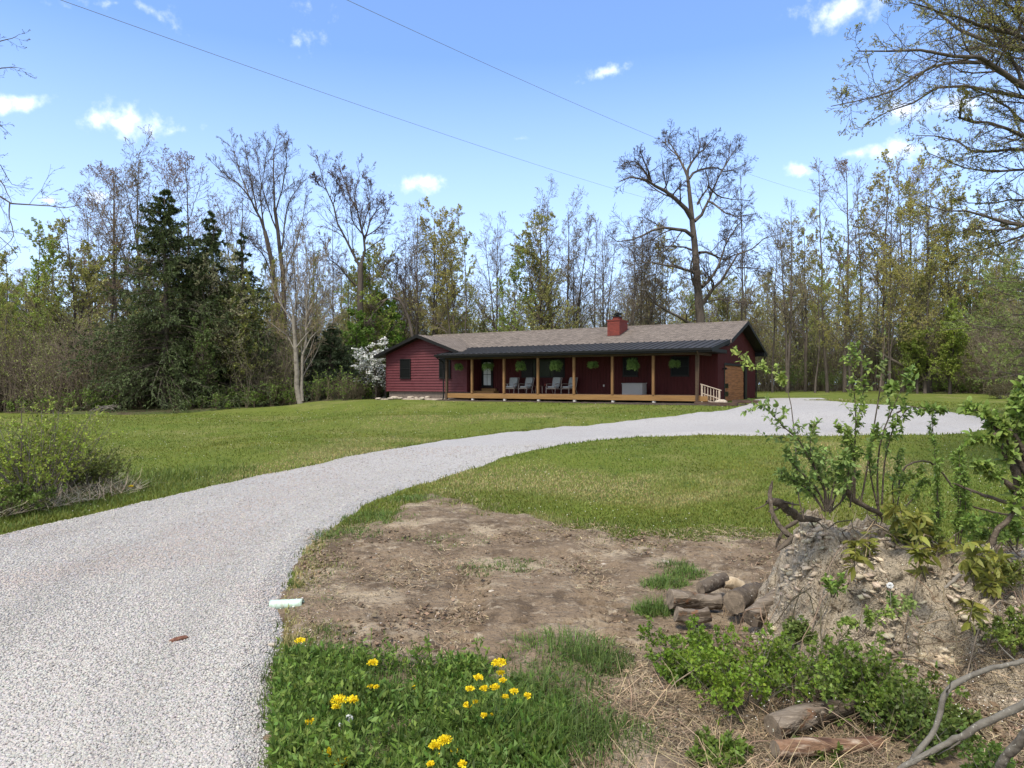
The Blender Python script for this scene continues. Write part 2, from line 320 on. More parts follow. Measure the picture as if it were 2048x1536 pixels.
def groundmat(name, layers, bumps, rough=.95, vor=None):
    """layers: base colour then (kind, scale, colour, lo, hi); bumps: (scale, dist)"""
    m = bpy.data.materials.new(name); m.use_nodes = True; nt = m.node_tree; p = nt.nodes['Principled BSDF']
    p.inputs['Roughness'].default_value = rough; p.inputs['Specular IOR Level'].default_value = .15
    t = nt.nodes.new('ShaderNodeTexCoord'); rgb = nt.nodes.new('ShaderNodeRGB'); rgb.outputs[0].default_value = (*layers[0], 1); out = rgb.outputs[0]; hh = None
    for (kind, sc, c2, lo, hi, *rest) in layers[1:]:
        det = rest[0] if rest else 6
        if kind == 'noise':
            n = nt.nodes.new('ShaderNodeTexNoise'); n.inputs['Detail'].default_value = det; n.inputs['Roughness'].default_value = .65; o = n.outputs[0]
        elif kind == 'crack':
            n = nt.nodes.new('ShaderNodeTexVoronoi'); n.feature = 'DISTANCE_TO_EDGE'; o = n.outputs[0]
        else:
            n = nt.nodes.new('ShaderNodeTexVoronoi'); o = n.outputs['Color']
        n.inputs['Scale'].default_value = sc; nt.links.new(t.outputs['Object'], n.inputs['Vector'])
        r = nt.nodes.new('ShaderNodeMapRange'); nt.links.new(o, r.inputs[0]); r.inputs[1].default_value = lo; r.inputs[2].default_value = hi
        mx = nt.nodes.new('ShaderNodeMix'); mx.data_type = 'RGBA'; nt.links.new(r.outputs[0], mx.inputs[0]); nt.links.new(out, mx.inputs[6]); mx.inputs[7].default_value = (*c2, 1); out = mx.outputs[2]
    nt.links.new(out, p.inputs['Base Color']); prev = None
    for (kind, sc, dist) in bumps:
        if kind == 'noise': n = nt.nodes.new('ShaderNodeTexNoise'); n.inputs['Detail'].default_value = 6; o = n.outputs[0]
        else: n = nt.nodes.new('ShaderNodeTexVoronoi'); o = n.outputs[0]
        n.inputs['Scale'].default_value = sc; nt.links.new(t.outputs['Object'], n.inputs['Vector'])
        b = nt.nodes.new('ShaderNodeBump'); b.inputs['Strength'].default_value = 1; b.inputs['Distance'].default_value = dist if kind == 'noise' else -dist; nt.links.new(o, b.inputs['Height'])
        if prev: nt.links.new(prev, b.inputs['Normal'])
        prev = b.outputs[0]
    if prev: nt.links.new(prev, p.inputs['Normal'])
    return m
GRASSC = (.135, .165, .026)
M_lawn = groundmat('lawn', [GRASSC, ('noise', .30, (.22, .21, .07), .50, .70, 5), ('noise', 1.4, (.070, .105, .018), .52, .72), ('noise', 9, (.13, .16, .04), .55, .75), ('noise', 45, (.04, .065, .012), .5, .7)], [('noise', 14, .06), ('noise', 60, .03)])
M_dirt = groundmat('bare_soil', [(.19, .14, .092), ('noise', .9, (.34, .275, .19), .50, .64), ('noise', 2.3, (.105, .075, .048), .49, .62), ('noise', 7, (.36, .30, .22), .56, .72), ('noise', 26, (.09, .065, .042), .54, .68), ('noise', 90, (.38, .33, .26), .62, .72)], [('noise', 4, .05), ('noise', 16, .04), ('noise', 60, .012)])
M_grav = groundmat('gravel_bed', [(.385, .372, .36), ('noise', .35, (.34, .315, .295), .5, .72), ('vor', 38, (.22, .21, .205), .5, 1.0), ('noise', 55, (.48, .465, .45), .5, .62), ('vor', 60, (.2, .19, .18), .8, .97)], [('vor', 38, .02), ('noise', 90, .01)], rough=.9)
M_forest = groundmat('leaf_litter', [(.085, .07, .04), ('noise', .6, (.07, .10, .025), .42, .55), ('noise', 5, (.16, .12, .08), .5, .7), ('noise', 30, (.04, .03, .02), .5, .65)], [('noise', 5, .1), ('noise', 30, .04)])
M_bed = groundmat('mulch', [(.06, .048, .04), ('noise', 6, (.11, .09, .07), .5, .7), ('noise', 30, (.03, .025, .02), .5, .65)], [('noise', 20, .05)])
def lawn_relief(x, y, sd): return .035*fbm(x*.45, y*.45, o=3, seed=21)+.012*fbm(x*2.2, y*2.2, o=2, seed=22)
def dirt_relief(x, y, sd):
    k = sstep(0, .5, -sd); r = .06*fbm(x*1.2, y*1.2, o=4, seed=23)+.03*fbm(x*5, y*5, o=3, seed=24)
    # tyre lugs of the machine that cleared the lot, running away from the viewer
    r = r+.022*np.abs(fbm(x*9, y*9, o=3, seed=25))-.03*sstep(.18, .02, np.abs(fbm(x*2.6, y*2.6, o=3, seed=26)))*sstep(-.1, .2, fbm(x, y, seed=27))
    for (x0, x1, ya, yb) in ((.80, 1.15, 5.4, 8.6), (-.65, -.35, 6.6, 9.2)):
        inr = sstep(x0-.12, x0, x)*sstep(x1+.12, x1, x)*sstep(ya-.3, ya, y)*sstep(yb+.4, yb, y)
        r = r-inr*(.035+.03*np.sin(y*2*math.pi/.22+x*3))
    return k*r
g = struct(sheet('ground', None, 0, M_lawn, relief=lambda x, y, sd: lawn_relief(x, y, sd)-.22*np.maximum(sstep(.05, .45, -sd_dirt(x, y)), sstep(.1, .5, -sd_drive(x, y)))))
near = GYs[(GYs > -5) & (GYs < 14)]
dirt = struct(sheet('dirt_patch', sd_dirt, .05, M_dirt, graded([(-4, 6, .045), (6, 14, .12)]), graded([(-5, 3, .4), (3, 11.5, .045), (11.5, 16, .12)]), dirt_relief))
drive = struct(sheet('gravel_driveway', sd_drive, .075, M_grav, GXs[(GXs > -40) & (GXs < 40)], GYs[(GYs > -6) & (GYs < 60)], lambda x, y, sd: .02*fbm(x*.8, y*.8, o=3, seed=31)*sstep(0, .5, -sd)+.035*fbm(x*.45, y*.45, o=3, seed=21), edge=.3))
forest_floor = struct(sheet('forest_floor', sd_forest, .10, M_forest, relief=lambda x, y, sd: .05*fbm(x*.5, y*.5, o=3, seed=33)))
def top(x, y):
    """height of the topmost ground sheet"""
    h = hgt(x, y)+lawn_relief(x, y, None); return h
def scatter(rng, n, x0, x1, y0, y1, power=1.5):
    """points denser near the viewer"""
    u = rng.uniform(0, 1, n); k = 1-power
    y = (y0**k+u*(y1**k-y0**k))**(1/k) if abs(k) > 1e-6 else y0*(y1/y0)**u
    s = rng.uniform(0, 1, n); return (x0+(x1-x0)*s)*y, y     # x given as a fraction of distance
def drive_z(x, y):
    sd = sd_drive(x, y); return hgt(x, y)+np.clip(-sd*.3, -.02, .075)+.02*fbm(x*.8, y*.8, o=3, seed=31)*sstep(0, .5, -sd)+.035*fbm(x*.45, y*.45, o=3, seed=21)
def blades(rng, x, y, z, hgtm, w, c, lean=.5, amt=.3):
    n = len(x); p = np.stack([x, y, z], -1); a = rng.uniform(0, 2*math.pi, n); d = np.stack([np.cos(a), np.sin(a), 0*a], -1)
    side = np.stack([-np.sin(a+rng.uniform(-1.2, 1.2, n)), np.cos(a), 0*a], -1)*np.broadcast_to(w, n)[:, None]/2
    L = (np.broadcast_to(hgtm, n)*rng.uniform(.55, 1.2, n))[:, None]; ln = rng.uniform(0, lean, n)[:, None]*1.0
    m = p+np.array([0, 0, 1.])*L*.55+d*L*ln*.35; t = p+np.array([0, 0, 1.])*L*(1-.35*ln)+d*L*ln
    V = np.stack([p-side, p+side, m+side*.8, m-side*.8, t], 1)   # quad + tip as quad
    V = V.reshape(-1, 3); b = np.arange(n)[:, None]*5
    Fq = np.concatenate([b+np.array([[0, 1, 2, 3]]), ], 0); Ft = b+np.array([[3, 2, 4]])
    cc = np.repeat(np.clip(np.asarray(c)*(1+rng.uniform(-amt, amt, (n, 1)))*(1+rng.uniform(-.12, .12, (n, 3))), .003, 1), 5, axis=0)
    return V, Fq, Ft, cc
def blade_obj(name, rng, x, y, z, h, w, c, lean=.5, amt=.3, mt=None):
    V, Fq, Ft, cc = blades(rng, x, y, z, h, w, c, lean, amt)
    F3 = np.concatenate([Fq[:, [0, 1, 2]], Fq[:, [0, 2, 3]], Ft])
    return mk(name, V, F3, mt or BLADE, col=cc)
rng = np.random.default_rng(5)
# short mown grass of the lawn
x, y = scatter(rng, 520000, -1.0, 1.0, 6.5, 42, 1.85)
k = (sd_drive(x, y) > .05) & (sd_dirt(x, y) > -.75*rng.uniform(0, 1, len(x))**2.2) & (sd_forest(x, y) > 0); x, y = x[k], y[k]
pale = sstep(.08, .5, fbm(x*.22+3, y*.22, o=4, seed=41)+.75*sstep(5, 0, np.hypot((x-3.9)/1.3, (y-15.5)/1.1))*(1.15+.5*fbm(x*.8, y*.8, seed=43))+.5*np.exp(-np.abs(sd_dirt(x, y))/.6))
c = np.array([.150, .185, .028])[None]*(1+.28*fbm(x*.7, y*.7, o=3, seed=45))[:, None]*(1+np.array([[.25, 0, .1]])*fbm(x*.35, y*.35, o=3, seed=46)[:, None])*(1-pale[:, None])+np.array([.33, .29, .12])[None]*pale[:, None]
edgeb = np.exp(-np.abs(sd_drive(x, y))/.5)
tag(blade_obj('lawn_grass', rng, x, y, top(x, y)-.005, .045+.05*edgeb*(rng.uniform(0, 1, len(x)) > .4)+.0006*y, .006+.0008*y, c, .9, .17), 'short mown green lawn grass either side of the driveway', 'grass', kind='stuff')
# taller grass clumps: image places surveyed, then rooted on the ground
tufts = [(1120,1310,.55,.30,900),(1180,1335,.4,.28,700),(1095,1400,.5,.30,900),(1130,1470,.45,.3,800),(1060,1500,.5,.3,800),(1180,1510,.45,.26,600),(1310,1235,.25,.32,700),(1330,1180,.3,.26,600),(1370,1160,.3,.24,600),(1350,1145,.3,.24,500),
   (1000,1140,.6,.12,500),(1050,1138,.5,.11,400),(650,1215,.14,.12,150),(660,1280,.3,.12,200),(690,1075,.6,.15,700),(760,1040,.7,.15,800),(830,1000,.6,.14,500),(880,1085,.7,.10,400),(930,1080,.5,.10,300),(1200,1350,.3,.2,400),
   (650,1330,.4,.2,700),(720,1345,.4,.2,500),(860,1370,.4,.16,400),(1250,1480,.3,.2,250),(960,1490,.5,.3,900),(900,1440,.4,.2,500),(1010,1430,.3,.3,700),(1620,1090,.5,.1,300),(1500,1075,.9,.08,500),(1300,1068,.9,.08,500)]
X, Y, Hh, Cc = [], [], [], []
for (px, py, r, h, n) in tufts:
    p = G(px, py); a = rng.uniform(0, 6.28, n); q = r*np.sqrt(rng.uniform(0, 1, n))
    X.append(p[0]+q*np.cos(a)); Y.append(p[1]+q*np.sin(a)*.8); Hh.append(h*(1-.5*(q/r))*np.ones(n)); Cc.append(np.tile(np.array([[.10, .155, .034]])*rng.uniform(.8, 1.25), (n, 1)))
# ragged verge on the left and along the gravel
x, y = scatter(rng, 26000, -1.0, -.36, 9, 20, 1.3); sd = sd_drive(x, y); w = fbm(x*.5, y*.5, o=3, seed=51)
k = (sd > .1) & (sd < 4.5+2*w) & (y < 19) & ((x < -6.2) | (sd < .5)); x, y = x[k], y[k]; n = len(x)
X.append(x); Y.append(y); Hh.append(np.clip(.10+.22*sstep(0, 2.5, sd[k])*rng.uniform(.4, 1, n), .05, .4)); Cc.append(np.tile([[.13, .175, .036]], (n, 1))*(1+.25*w[k][:, None]))
x, y = scatter(rng, 60000, -.42, .6, 4, 30, 1.6); sd = np.abs(polysd(DRIVE, x, y)); k = (sd < .28) & (sd_drive(x, y) > -.05) & ((sd_dirt(x, y) > 0) | (fbm(x*2, y*2, seed=52) > .15)); x, y = x[k], y[k]; n = len(x)
X.append(x); Y.append(y); Hh.append(np.full(n, .09)); Cc.append(np.tile([[.09, .13, .03]], (n, 1)))
x, y = scatter(rng, 16000, -.3, .8, 4, 12, 1.4); w = fbm(x*1.3, y*1.3, o=3, seed=53); k = (sd_dirt(x, y) < 0) & (w+rng.uniform(-.15, .15, len(x))+.5*np.exp(sd_dirt(x, y)/.5) > .28); x, y = x[k], y[k]; n = len(x)
X.append(x); Y.append(y); Hh.append(rng.uniform(.03, .11, n)); Cc.append(np.tile([[.13, .16, .05]], (n, 1)))
x, y = scatter(rng, 90000, -.3, .8, 6, 15, 1.3); sd = sd_dirt(x, y); k = (sd_drive(x, y) > .1) & (np.abs(sd+.1) < .75*rng.uniform(0, 1, len(x))+.08); x, y = x[k], y[k]; n = len(x); q = rng.uniform(0, 1, (n, 1)) < .5
X.append(x); Y.append(y); Hh.append(rng.uniform(.03, .09, n)); Cc.append(np.where(q, np.array([[.30, .26, .13]]), np.array([[.15, .18, .045]])))
X, Y, Hh, Cc = map(np.concatenate, (X, Y, Hh, Cc))
tag(blade_obj('tall_grass', rng, X, Y, top(X, Y), Hh, .005+.0006*Y, Cc, 1.1, .35), 'long uncut green grass tufts on the bare dirt and verge', 'grass', kind='stuff')
# dead straw and dry stalks lying on the cleared ground
def straw(rng, x, y, z, L, w, base, flat=.25):
    n = len(x); a = rng.uniform(0, 6.28, n); e = rng.uniform(0, flat, n); d = np.stack([np.cos(a)*np.cos(e), np.sin(a)*np.cos(e), np.sin(e)], -1)
    s = np.stack([-np.sin(a), np.cos(a), rng.uniform(-.5, .5, n)], -1)*np.broadcast_to(w, n)[:, None]/2; p = np.stack([x, y, z], -1); L = (np.broadcast_to(L, n)*rng.uniform(.4, 1.3, n))[:, None]
    m = p+d*L*.5+rng.normal(size=(n, 3))*L*.05; V = np.stack([p-s, p+s, m+s, m-s, p+d*L+s*.4, p+d*L-s*.4], 1).reshape(-1, 3); b = np.arange(n)[:, None]*6
    return V, np.concatenate([b+np.array([[0, 1, 2, 3]]), b+np.array([[3, 2, 4, 5]])]), jit(rng, base, n, .35, .08, 6)
x, y = scatter(rng, 80000, -.3, .85, 3.8, 11.5, 1.6); w = fbm(x*.8, y*.8, o=4, seed=61)
k = (sd_dirt(x, y) < .3) & (w+.4*sstep(5.6, 4.6, y)*sstep(0, 1.2, x)+.25*sstep(.6, 0, -sd_dirt(x, y))+rng.uniform(-.25, .25, len(x))+.3*np.exp(-np.abs(sd_dirt(x, y))/.7) > .02); x, y = x[k], y[k]
V, Fc, c = straw(rng, x, y, top(x, y)+.045, .085, .0032+.0003*y, (.29, .225, .145), .35)
tag(mk('dead_grass', V, Fc, DRYM, col=np.clip(c*np.repeat(rng.choice([.4, .8, 1.0, 1.4], len(x)), 6)[:, None], .003, 1)), 'dead straw and dry grass matted over the cleared dirt', 'dead grass', kind='stuff')
x, y = scatter(rng, 2600, -.25, .8, 3.8, 11, 1.6); k = (sd_dirt(x, y) < 0) & (fbm(x, y, seed=63)+rng.uniform(-.3, .5, len(x)) > .1); x, y = x[k], y[k]; n = len(x)
V, Fc = leaves(rng, np.stack([x, y, top(x, y)+.06], -1), np.stack([rng.normal(size=n), rng.normal(size=n), rng.uniform(-.1, .3, n)], -1), rng.uniform(.03, .08, n), rng.uniform(.02, .05, n), .3)
tag(mk('dead_leaves', V, Fc, DRYM, col=jit(rng, (.24, .175, .115), n, .4, .05)), 'curled brown dead leaves scattered on the dirt', 'dead leaves', kind='stuff')
# stones
OCT = np.array([(1,0,0),(-1,0,0),(0,1,0),(0,-1,0),(0,0,1),(0,0,-1),(.6,.6,.5),(-.6,.5,.55),(.5,-.6,.6),(-.55,-.55,.5)], float)
OF = np.array([(0,6,8),(6,4,8),(6,7,4),(7,9,4),(9,8,4),(0,2,6),(2,7,6),(2,1,7),(1,9,7),(1,3,9),(3,8,9),(3,0,8),(0,5,2),(2,5,1),(1,5,3),(3,5,0)])
def stones(rng, x, y, z, r, base, amt=.3, flat=.6):
    n = len(x); q = OCT[None]*rng.uniform(.7, 1.25, (n, 10, 1))*rng.uniform(.6, 1.2, (n, 1, 3))*np.array([1, 1, flat])
    a = rng.uniform(0, 6.28, n); c, s = np.cos(a)[:, None], np.sin(a)[:, None]; e = rng.uniform(-.6, .6, n); ce, se = np.cos(e)[:, None], np.sin(e)[:, None]
    X = q[..., 0]*c-q[..., 1]*s; Y = q[..., 0]*s+q[..., 1]*c; Z = q[..., 2]; X, Z = X*ce-Z*se, X*se+Z*ce
    V = np.stack([X, Y, Z], -1)*np.broadcast_to(r, n)[:, None, None]+np.stack([x, y, z], -1)[:, None]
    return V.reshape(-1, 3), (np.arange(n)[:, None, None]*10+OF[None]).reshape(-1, 3), jit(rng, base, n, amt, .05, 10)
STONE = mat('stone', None, .9, .2, vcol=True)
x, y = scatter(rng, 300000, -.85, .12, 3.4, 21, 1.9); k = sd_drive(x, y) < .12*rng.uniform(-1, 1, len(x)); x, y = x[k], y[k]; n = len(x)
V, Fc, c = stones(rng, x, y, drive_z(x, y)+.002, rng.uniform(.005, .013, n)*(1+.05*y), np.where(rng.uniform(0, 1, (n, 1)) < .05, np.array([[.22, .21, .20]]), np.array([[.415, .395, .365]])*(1-.10*np.exp(-((np.abs(sd_drive(x, y)+1.75)-.85)/.28)**2))[:, None]*(1-.15*sstep(0, .5, fbm(x*.4, y*.4, o=3, seed=19))[:, None]*np.array([[.3, .7, .8]]))), .19)
tag(mk('driveway_gravel', V, Fc, STONE, col=c), 'loose pale grey crushed gravel spread over the driveway', 'gravel', kind='stuff')
x, y = scatter(rng, 14000, -.4, .8, 3.8, 11, 1.6); sd = np.abs(polysd(DRIVE, x, y)); k = (sd_drive(x, y) > 0) & (sd_dirt(x, y) < 0) & (rng.uniform(0, 1, len(x)) < .12+.9*np.exp(-sd/.18)); x, y = x[k], y[k]; n = len(x)
V, Fc, c = stones(rng, x, y, top(x, y)+.045, rng.uniform(.006, .017, n), (.42, .38, .33), .45)
tag(mk('pebbles', V, Fc, STONE, col=c), 'small pale stones strewn on the bare dirt by the gravel edge', 'pebbles', kind='stuff')
x, y = scatter(rng, 26000, -.3, .8, 4, 11.5, 1.4); k = (sd_dirt(x, y) < 0) & (fbm(x*1.5, y*1.5, o=3, seed=71)+rng.uniform(-.15, .15, len(x)) > .05); x, y = x[k], y[k]; n = len(x)
V, Fc, c = stones(rng, x, y, top(x, y)+.045, .007+.028*rng.uniform(0, 1, n)**2.2, (.165, .12, .08), .45)
tag(mk('soil_clods', V, Fc, STONE, col=c), 'crumbled brown soil clods on the cleared patch', 'soil clods', kind='stuff')
# specks of clover and dandelion in the lawn
x, y = scatter(rng, 1500, -.85, .85, 9, 42, 1.3); k = (sd_drive(x, y) > .2) & (sd_dirt(x, y) > .2) & (sd_forest(x, y) > 0) & (fbm(x*.35, y*.35, seed=81) > -.05); x, y = x[k], y[k]; n = len(x)
V, Fc, c = stones(rng, x, y, top(x, y)+.06, .005+.0005*y, (.45, .46, .33), .15, 1)
tag(mk('lawn_clover', V, Fc, STONE, col=c), 'tiny white clover heads speckling the lawn', 'clover', kind='stuff')
# ------------------------------------------------------------------ the house (own axes: x along the porch, y into the house, z up)
HA = math.atan2(-.528, .849); HO = (9.86, 37.3, -1.2)
U = np.array([.849, -.528]); Vv = np.array([.528, .849])
def HW(u, v): return (HO[0]+u*U[0]+v*Vv[0], HO[1]+u*U[1]+v*Vv[1])
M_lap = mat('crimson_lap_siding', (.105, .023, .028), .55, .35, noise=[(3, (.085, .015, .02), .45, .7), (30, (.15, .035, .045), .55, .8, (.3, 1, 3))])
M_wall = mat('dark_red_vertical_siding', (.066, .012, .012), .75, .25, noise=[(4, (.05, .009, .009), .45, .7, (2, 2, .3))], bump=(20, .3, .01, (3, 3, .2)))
M_black = mat('black_trim', (.010, .010, .010), .5, .22)
M_metal = mat('charcoal_standing_seam', (.045, .045, .046), .7, .18, metal=0, noise=[(2, (.03, .031, .034), .4, .7)])
M_glass = mat('dark_window_glass', (.008, .009, .009), .3, .06)
M_conc = mat('foundation_block', (.16, .13, .11), .9, .15, noise=[(5, (.10, .085, .075), .4, .7)], bump=(30, .4, .01))
M_foot = mat('concrete_footing', (.5, .48, .45), .9, .2, noise=[(9, (.35, .33, .3), .45, .7)])
M_post = mat('cedar_post', (.20, .112, .048), .75, .2, noise=[(7, (.14, .075, .032), .4, .7, (4, 4, .3)), (2, (.25, .15, .07), .5, .75)], bump=(20, .3, .005, (4, 4, .3)))
M_deck = mat('golden_deck_board', (.25, .14, .052), .75, .2, noise=[(3, (.16, .085, .032), .45, .7, (.3, 4, 4)), (12, (.30, .19, .085), .5, .8, (.3, 4, 4))])
M_floorb = mat('deck_floor', (.24, .14, .08), .75, .2, noise=[(3, (.17, .10, .06), .4, .7, (.3, 6, 1))])
M_beam = mat('dark_beam', (.085, .055, .035), .75, .2, noise=[(4, (.05, .035, .025), .4, .7, (.4, 3, 3))])
M_rail = mat('weathered_rail', (.44, .36, .28), .85, .2, noise=[(6, (.3, .24, .19), .4, .7)])
M_gar = mat('stained_wood_door', (.29, .125, .045), .6, .25, noise=[(2.5, (.14, .056, .022), .4, .62, (1, .5, 7)), (9, (.24, .11, .042), .5, .75, (1, .4, 9))])
def shingle():
    m = bpy.data.materials.new('taupe_shingle'); m.use_nodes = True; nt = m.node_tree; p = nt.nodes['Principled BSDF']; p.inputs['Roughness'].default_value = .92; p.inputs['Specular IOR Level'].default_value = .15
    t = nt.nodes.new('ShaderNodeTexCoord'); mp = nt.nodes.new('ShaderNodeMapping'); mp.inputs['Scale'].default_value = (1, 1, 1); nt.links.new(t.outputs['Object'], mp.inputs[0])
    b = nt.nodes.new('ShaderNodeTexBrick'); nt.links.new(mp.outputs[0], b.inputs[0]); b.inputs['Scale'].default_value = 1; b.inputs['Brick Width'].default_value = .3; b.inputs['Row Height'].default_value = .14
    b.inputs['Mortar Size'].default_value = .012; b.inputs['Color1'].default_value = (.20, .168, .142, 1); b.inputs['Color2'].default_value = (.12, .10, .085, 1); b.inputs['Mortar'].default_value = (.065, .055, .047, 1); b.inputs['Bias'].default_value = 0
    n = nt.nodes.new('ShaderNodeTexNoise'); n.inputs['Scale'].default_value = 6; n.inputs['Detail'].default_value = 8; nt.links.new(t.outputs['Object'], n.inputs[0])
    mx = nt.nodes.new('ShaderNodeMix'); mx.data_type = 'RGBA'; mx.blend_type = 'OVERLAY'; mx.inputs[0].default_value = .5; nt.links.new(b.outputs[0], mx.inputs[6]); nt.links.new(n.outputs['Fac'], mx.inputs[7]); nt.links.new(mx.outputs[2], p.inputs['Base Color'])
    return m
M_shin = shingle()
def brick(name, c1, c2, mo):
    m = bpy.data.materials.new(name); m.use_nodes = True; nt = m.node_tree; p = nt.nodes['Principled BSDF']; p.inputs['Roughness'].default_value = .85
    t = nt.nodes.new('ShaderNodeTexCoord'); s = nt.nodes.new('ShaderNodeSeparateXYZ'); nt.links.new(t.outputs['Object'], s.inputs[0]); a = nt.nodes.new('ShaderNodeMath'); nt.links.new(s.outputs[0], a.inputs[0]); nt.links.new(s.outputs[1], a.inputs[1])
    c = nt.nodes.new('ShaderNodeCombineXYZ'); nt.links.new(a.outputs[0], c.inputs[0]); nt.links.new(s.outputs[2], c.inputs[1])
    b = nt.nodes.new('ShaderNodeTexBrick'); nt.links.new(c.outputs[0], b.inputs[0]); b.inputs['Scale'].default_value = 1; b.inputs['Brick Width'].default_value = .21; b.inputs['Row Height'].default_value = .075; b.inputs['Mortar Size'].default_value = .006
    b.inputs['Color1'].default_value = (*c1, 1); b.inputs['Color2'].default_value = (*c2, 1); b.inputs['Mortar'].default_value = (*mo, 1); nt.links.new(b.outputs[0], p.inputs['Base Color']); return m
M_brick = brick('red_brick', (.19, .032, .020), (.125, .020, .014), (.09, .028, .022))
house = empty('house', (HO[0], HO[1], HO[2]), 'long dark red ranch house with timber post front porch and garage end', 'house', rz=HA)
UL, UR, VF, VB, VR = -22.7, .41, 2.44, 11.4, 6.9       # left, right, front, back, ridge
ZR = 4.94; SL = .344
def zm(v): return ZR-SL*abs(v-VR)
# main walls: front
def vsiding(b, x0, x1, y, z0, z1f, face, ax):
    """battens every 0.3 m standing 2 cm proud; face is the sign of the outward direction"""
    t = x0+.1
    while t < x1-.05:
        z1 = z1f(t)
        if ax == 0: b.box(t, t+.035, min(y, y+face*.02), max(y, y+face*.02), z0, z1)
        else: b.box(min(y, y+face*.02), max(y, y+face*.02), t, t+.035, z0, z1)
        t += .203
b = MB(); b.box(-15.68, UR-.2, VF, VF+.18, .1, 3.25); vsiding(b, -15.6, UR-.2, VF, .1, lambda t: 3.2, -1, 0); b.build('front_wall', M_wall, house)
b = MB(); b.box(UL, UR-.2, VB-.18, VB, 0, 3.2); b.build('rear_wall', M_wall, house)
GV0, GV1, GZ = 3.85, 8.55, 2.2
b = MB(); b.prism([(VF, .05), (GV0, .05), (GV0, GZ), (GV1, GZ), (GV1, .05), (VB, .05), (VB, zm(VB)-.12), (VR, zm(VR)-.12), (VF, zm(VF)-.12)], 0, UR-.2, UR)
def zg(t): return (zm(t)-.16)
t = VF+.02
while t < VB:
    z0 = GZ+.14 if GV0-.16 < t < GV1+.5 else .05
    b.box(UR, UR+.02, t, t+.035, z0, zg(t)); t += .203
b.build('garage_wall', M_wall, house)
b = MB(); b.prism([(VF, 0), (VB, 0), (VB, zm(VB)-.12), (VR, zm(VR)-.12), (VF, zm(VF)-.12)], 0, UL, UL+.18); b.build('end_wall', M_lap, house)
# wing with lap siding, gable to the viewer
WL, WR, WV = -22.7, -15.68, .9; WC = -19.45; WZ = 4.48; WS = .35
def zw(u): return WZ-WS*abs(u-WC)
b = MB(); prof = []; z = .59; H = .185
while z < WZ-.2:
    z2 = z+H; zt = min(z2, WZ-.15)
    # each course is a tilted board clipped by the gable slope
    def lim(zz):
        e = max(0, (WZ-.12-zz)/WS); return max(WL, WC-e), min(WR, WC+e)
    a0, a1 = lim(z); c0, c1 = lim(zt)
    if a1-a0 < .1: break
    b.add([(a0, WV-.06, z), (a1, WV-.06, z), (c1, WV-.004, zt), (c0, WV-.004, zt), (a0, WV+.02, z), (a1, WV+.02, z), (c1, WV+.02, zt), (c0, WV+.02, zt)],
          [(0,1,2,3), (5,4,7,6), (0,4,5,1), (3,2,6,7), (1,5,6,2), (0,3,7,4)]); z = z2
b.prism([(WL, .59), (WR, .59), (WR, zw(WR)-.12), (WC, WZ-.12), (WL, zw(WL)-.12)], 1, WV+.021, WV+.18)
b.box(WR-.02, WR+.035, WV-.075, WV+.02, .56, 3.05); b.box(WL-.035, WL+.02, WV-.075, WV+.02, .56, 3.2)
b.build('wing_wall', M_lap, house)
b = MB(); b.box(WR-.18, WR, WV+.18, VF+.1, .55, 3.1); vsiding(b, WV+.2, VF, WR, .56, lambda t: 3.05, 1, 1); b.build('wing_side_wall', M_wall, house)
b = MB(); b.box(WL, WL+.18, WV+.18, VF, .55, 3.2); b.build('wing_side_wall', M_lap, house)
b = MB(); b.box(WL+.15, WR, WV+.08, WV+.3, -.3, .585); b.box(WL+.15, WL+.35, WV+.3, VF, -.3, .5); b.build('foundation', M_conc, house)
# roofs
OV = .62; TH = .16
b = MB(); e0, e1 = UL-.5, UR+OV
for (va, vb) in ((3.0, VR), (VB+.75, VR)):
    za, zb = zm(va), zm(vb)
    poly = [(va, za-TH), (va, za), (vb, zb), (vb, zb-TH)]
    b.prism(poly, 0, e0, e1)
# the left end of the front slope runs down behind the wing roof
b.prism([(1.95, zm(1.95)-TH), (1.95, zm(1.95)), (2.997, zm(2.997)), (2.997, zm(2.997)-TH)], 0, e0, WC)
roof = b.build('roof', M_shin, house)
b = MB(); b.prism([(VR-.14, zm(VR-.14)+.02), (VR, ZR+.035), (VR+.14, zm(VR+.14)+.02), (VR+.14, zm(VR)-.05), (VR-.14, zm(VR)-.05)], 0, e0-.01, e1+.01); b.build('ridge_cap', M_shin, roof)
# wing roof
def wpt(u, v, dz=0): return (u, v, WZ-WS*abs(u-WC)+dz)
b = MB(); V0 = .3
for sg, ue in ((-1, -23.35), (1, -15.95)):
    # from the gable back to where each line meets the main slope
    def vmeet(u): return VR-(ZR-(WZ-WS*abs(u-WC)))/SL
    u0, u1 = WC, ue; P = []
    for dz in (.0, -.14): P += [(u0, V0, WZ+dz), (u1, V0, WZ-WS*abs(u1-WC)+dz), (u1, max(vmeet(u1), V0+.8)+.15, WZ-WS*abs(u1-WC)+dz), (u0, vmeet(u0)+.15, WZ+dz)]
    b.add(P, [(0,1,2,3), (7,6,5,4), (0,4,5,1), (1,5,6,2), (2,6,7,3), (3,7,4,0)])
wing_roof = b.build('wing_roof', M_shin, house)
b = MB()
for ue in (-23.37, -15.93): b.prism([(ue, WZ-WS*abs(ue-WC)+.01), (WC, WZ+.01), (WC, WZ-.21), (ue, WZ-WS*abs(ue-WC)-.19)], 1, V0-.035, V0-.002)
b.build('rake_fascia', M_black, wing_roof)
b = MB()
for ue, uw in ((-23.35, WL), (-15.95, WR)): b.prism([(ue, WZ-WS*abs(ue-WC)-.145), (WC, WZ-.145), (WC, WZ-.17), (ue, WZ-WS*abs(ue-WC)-.17)], 1, V0, WV-.05)
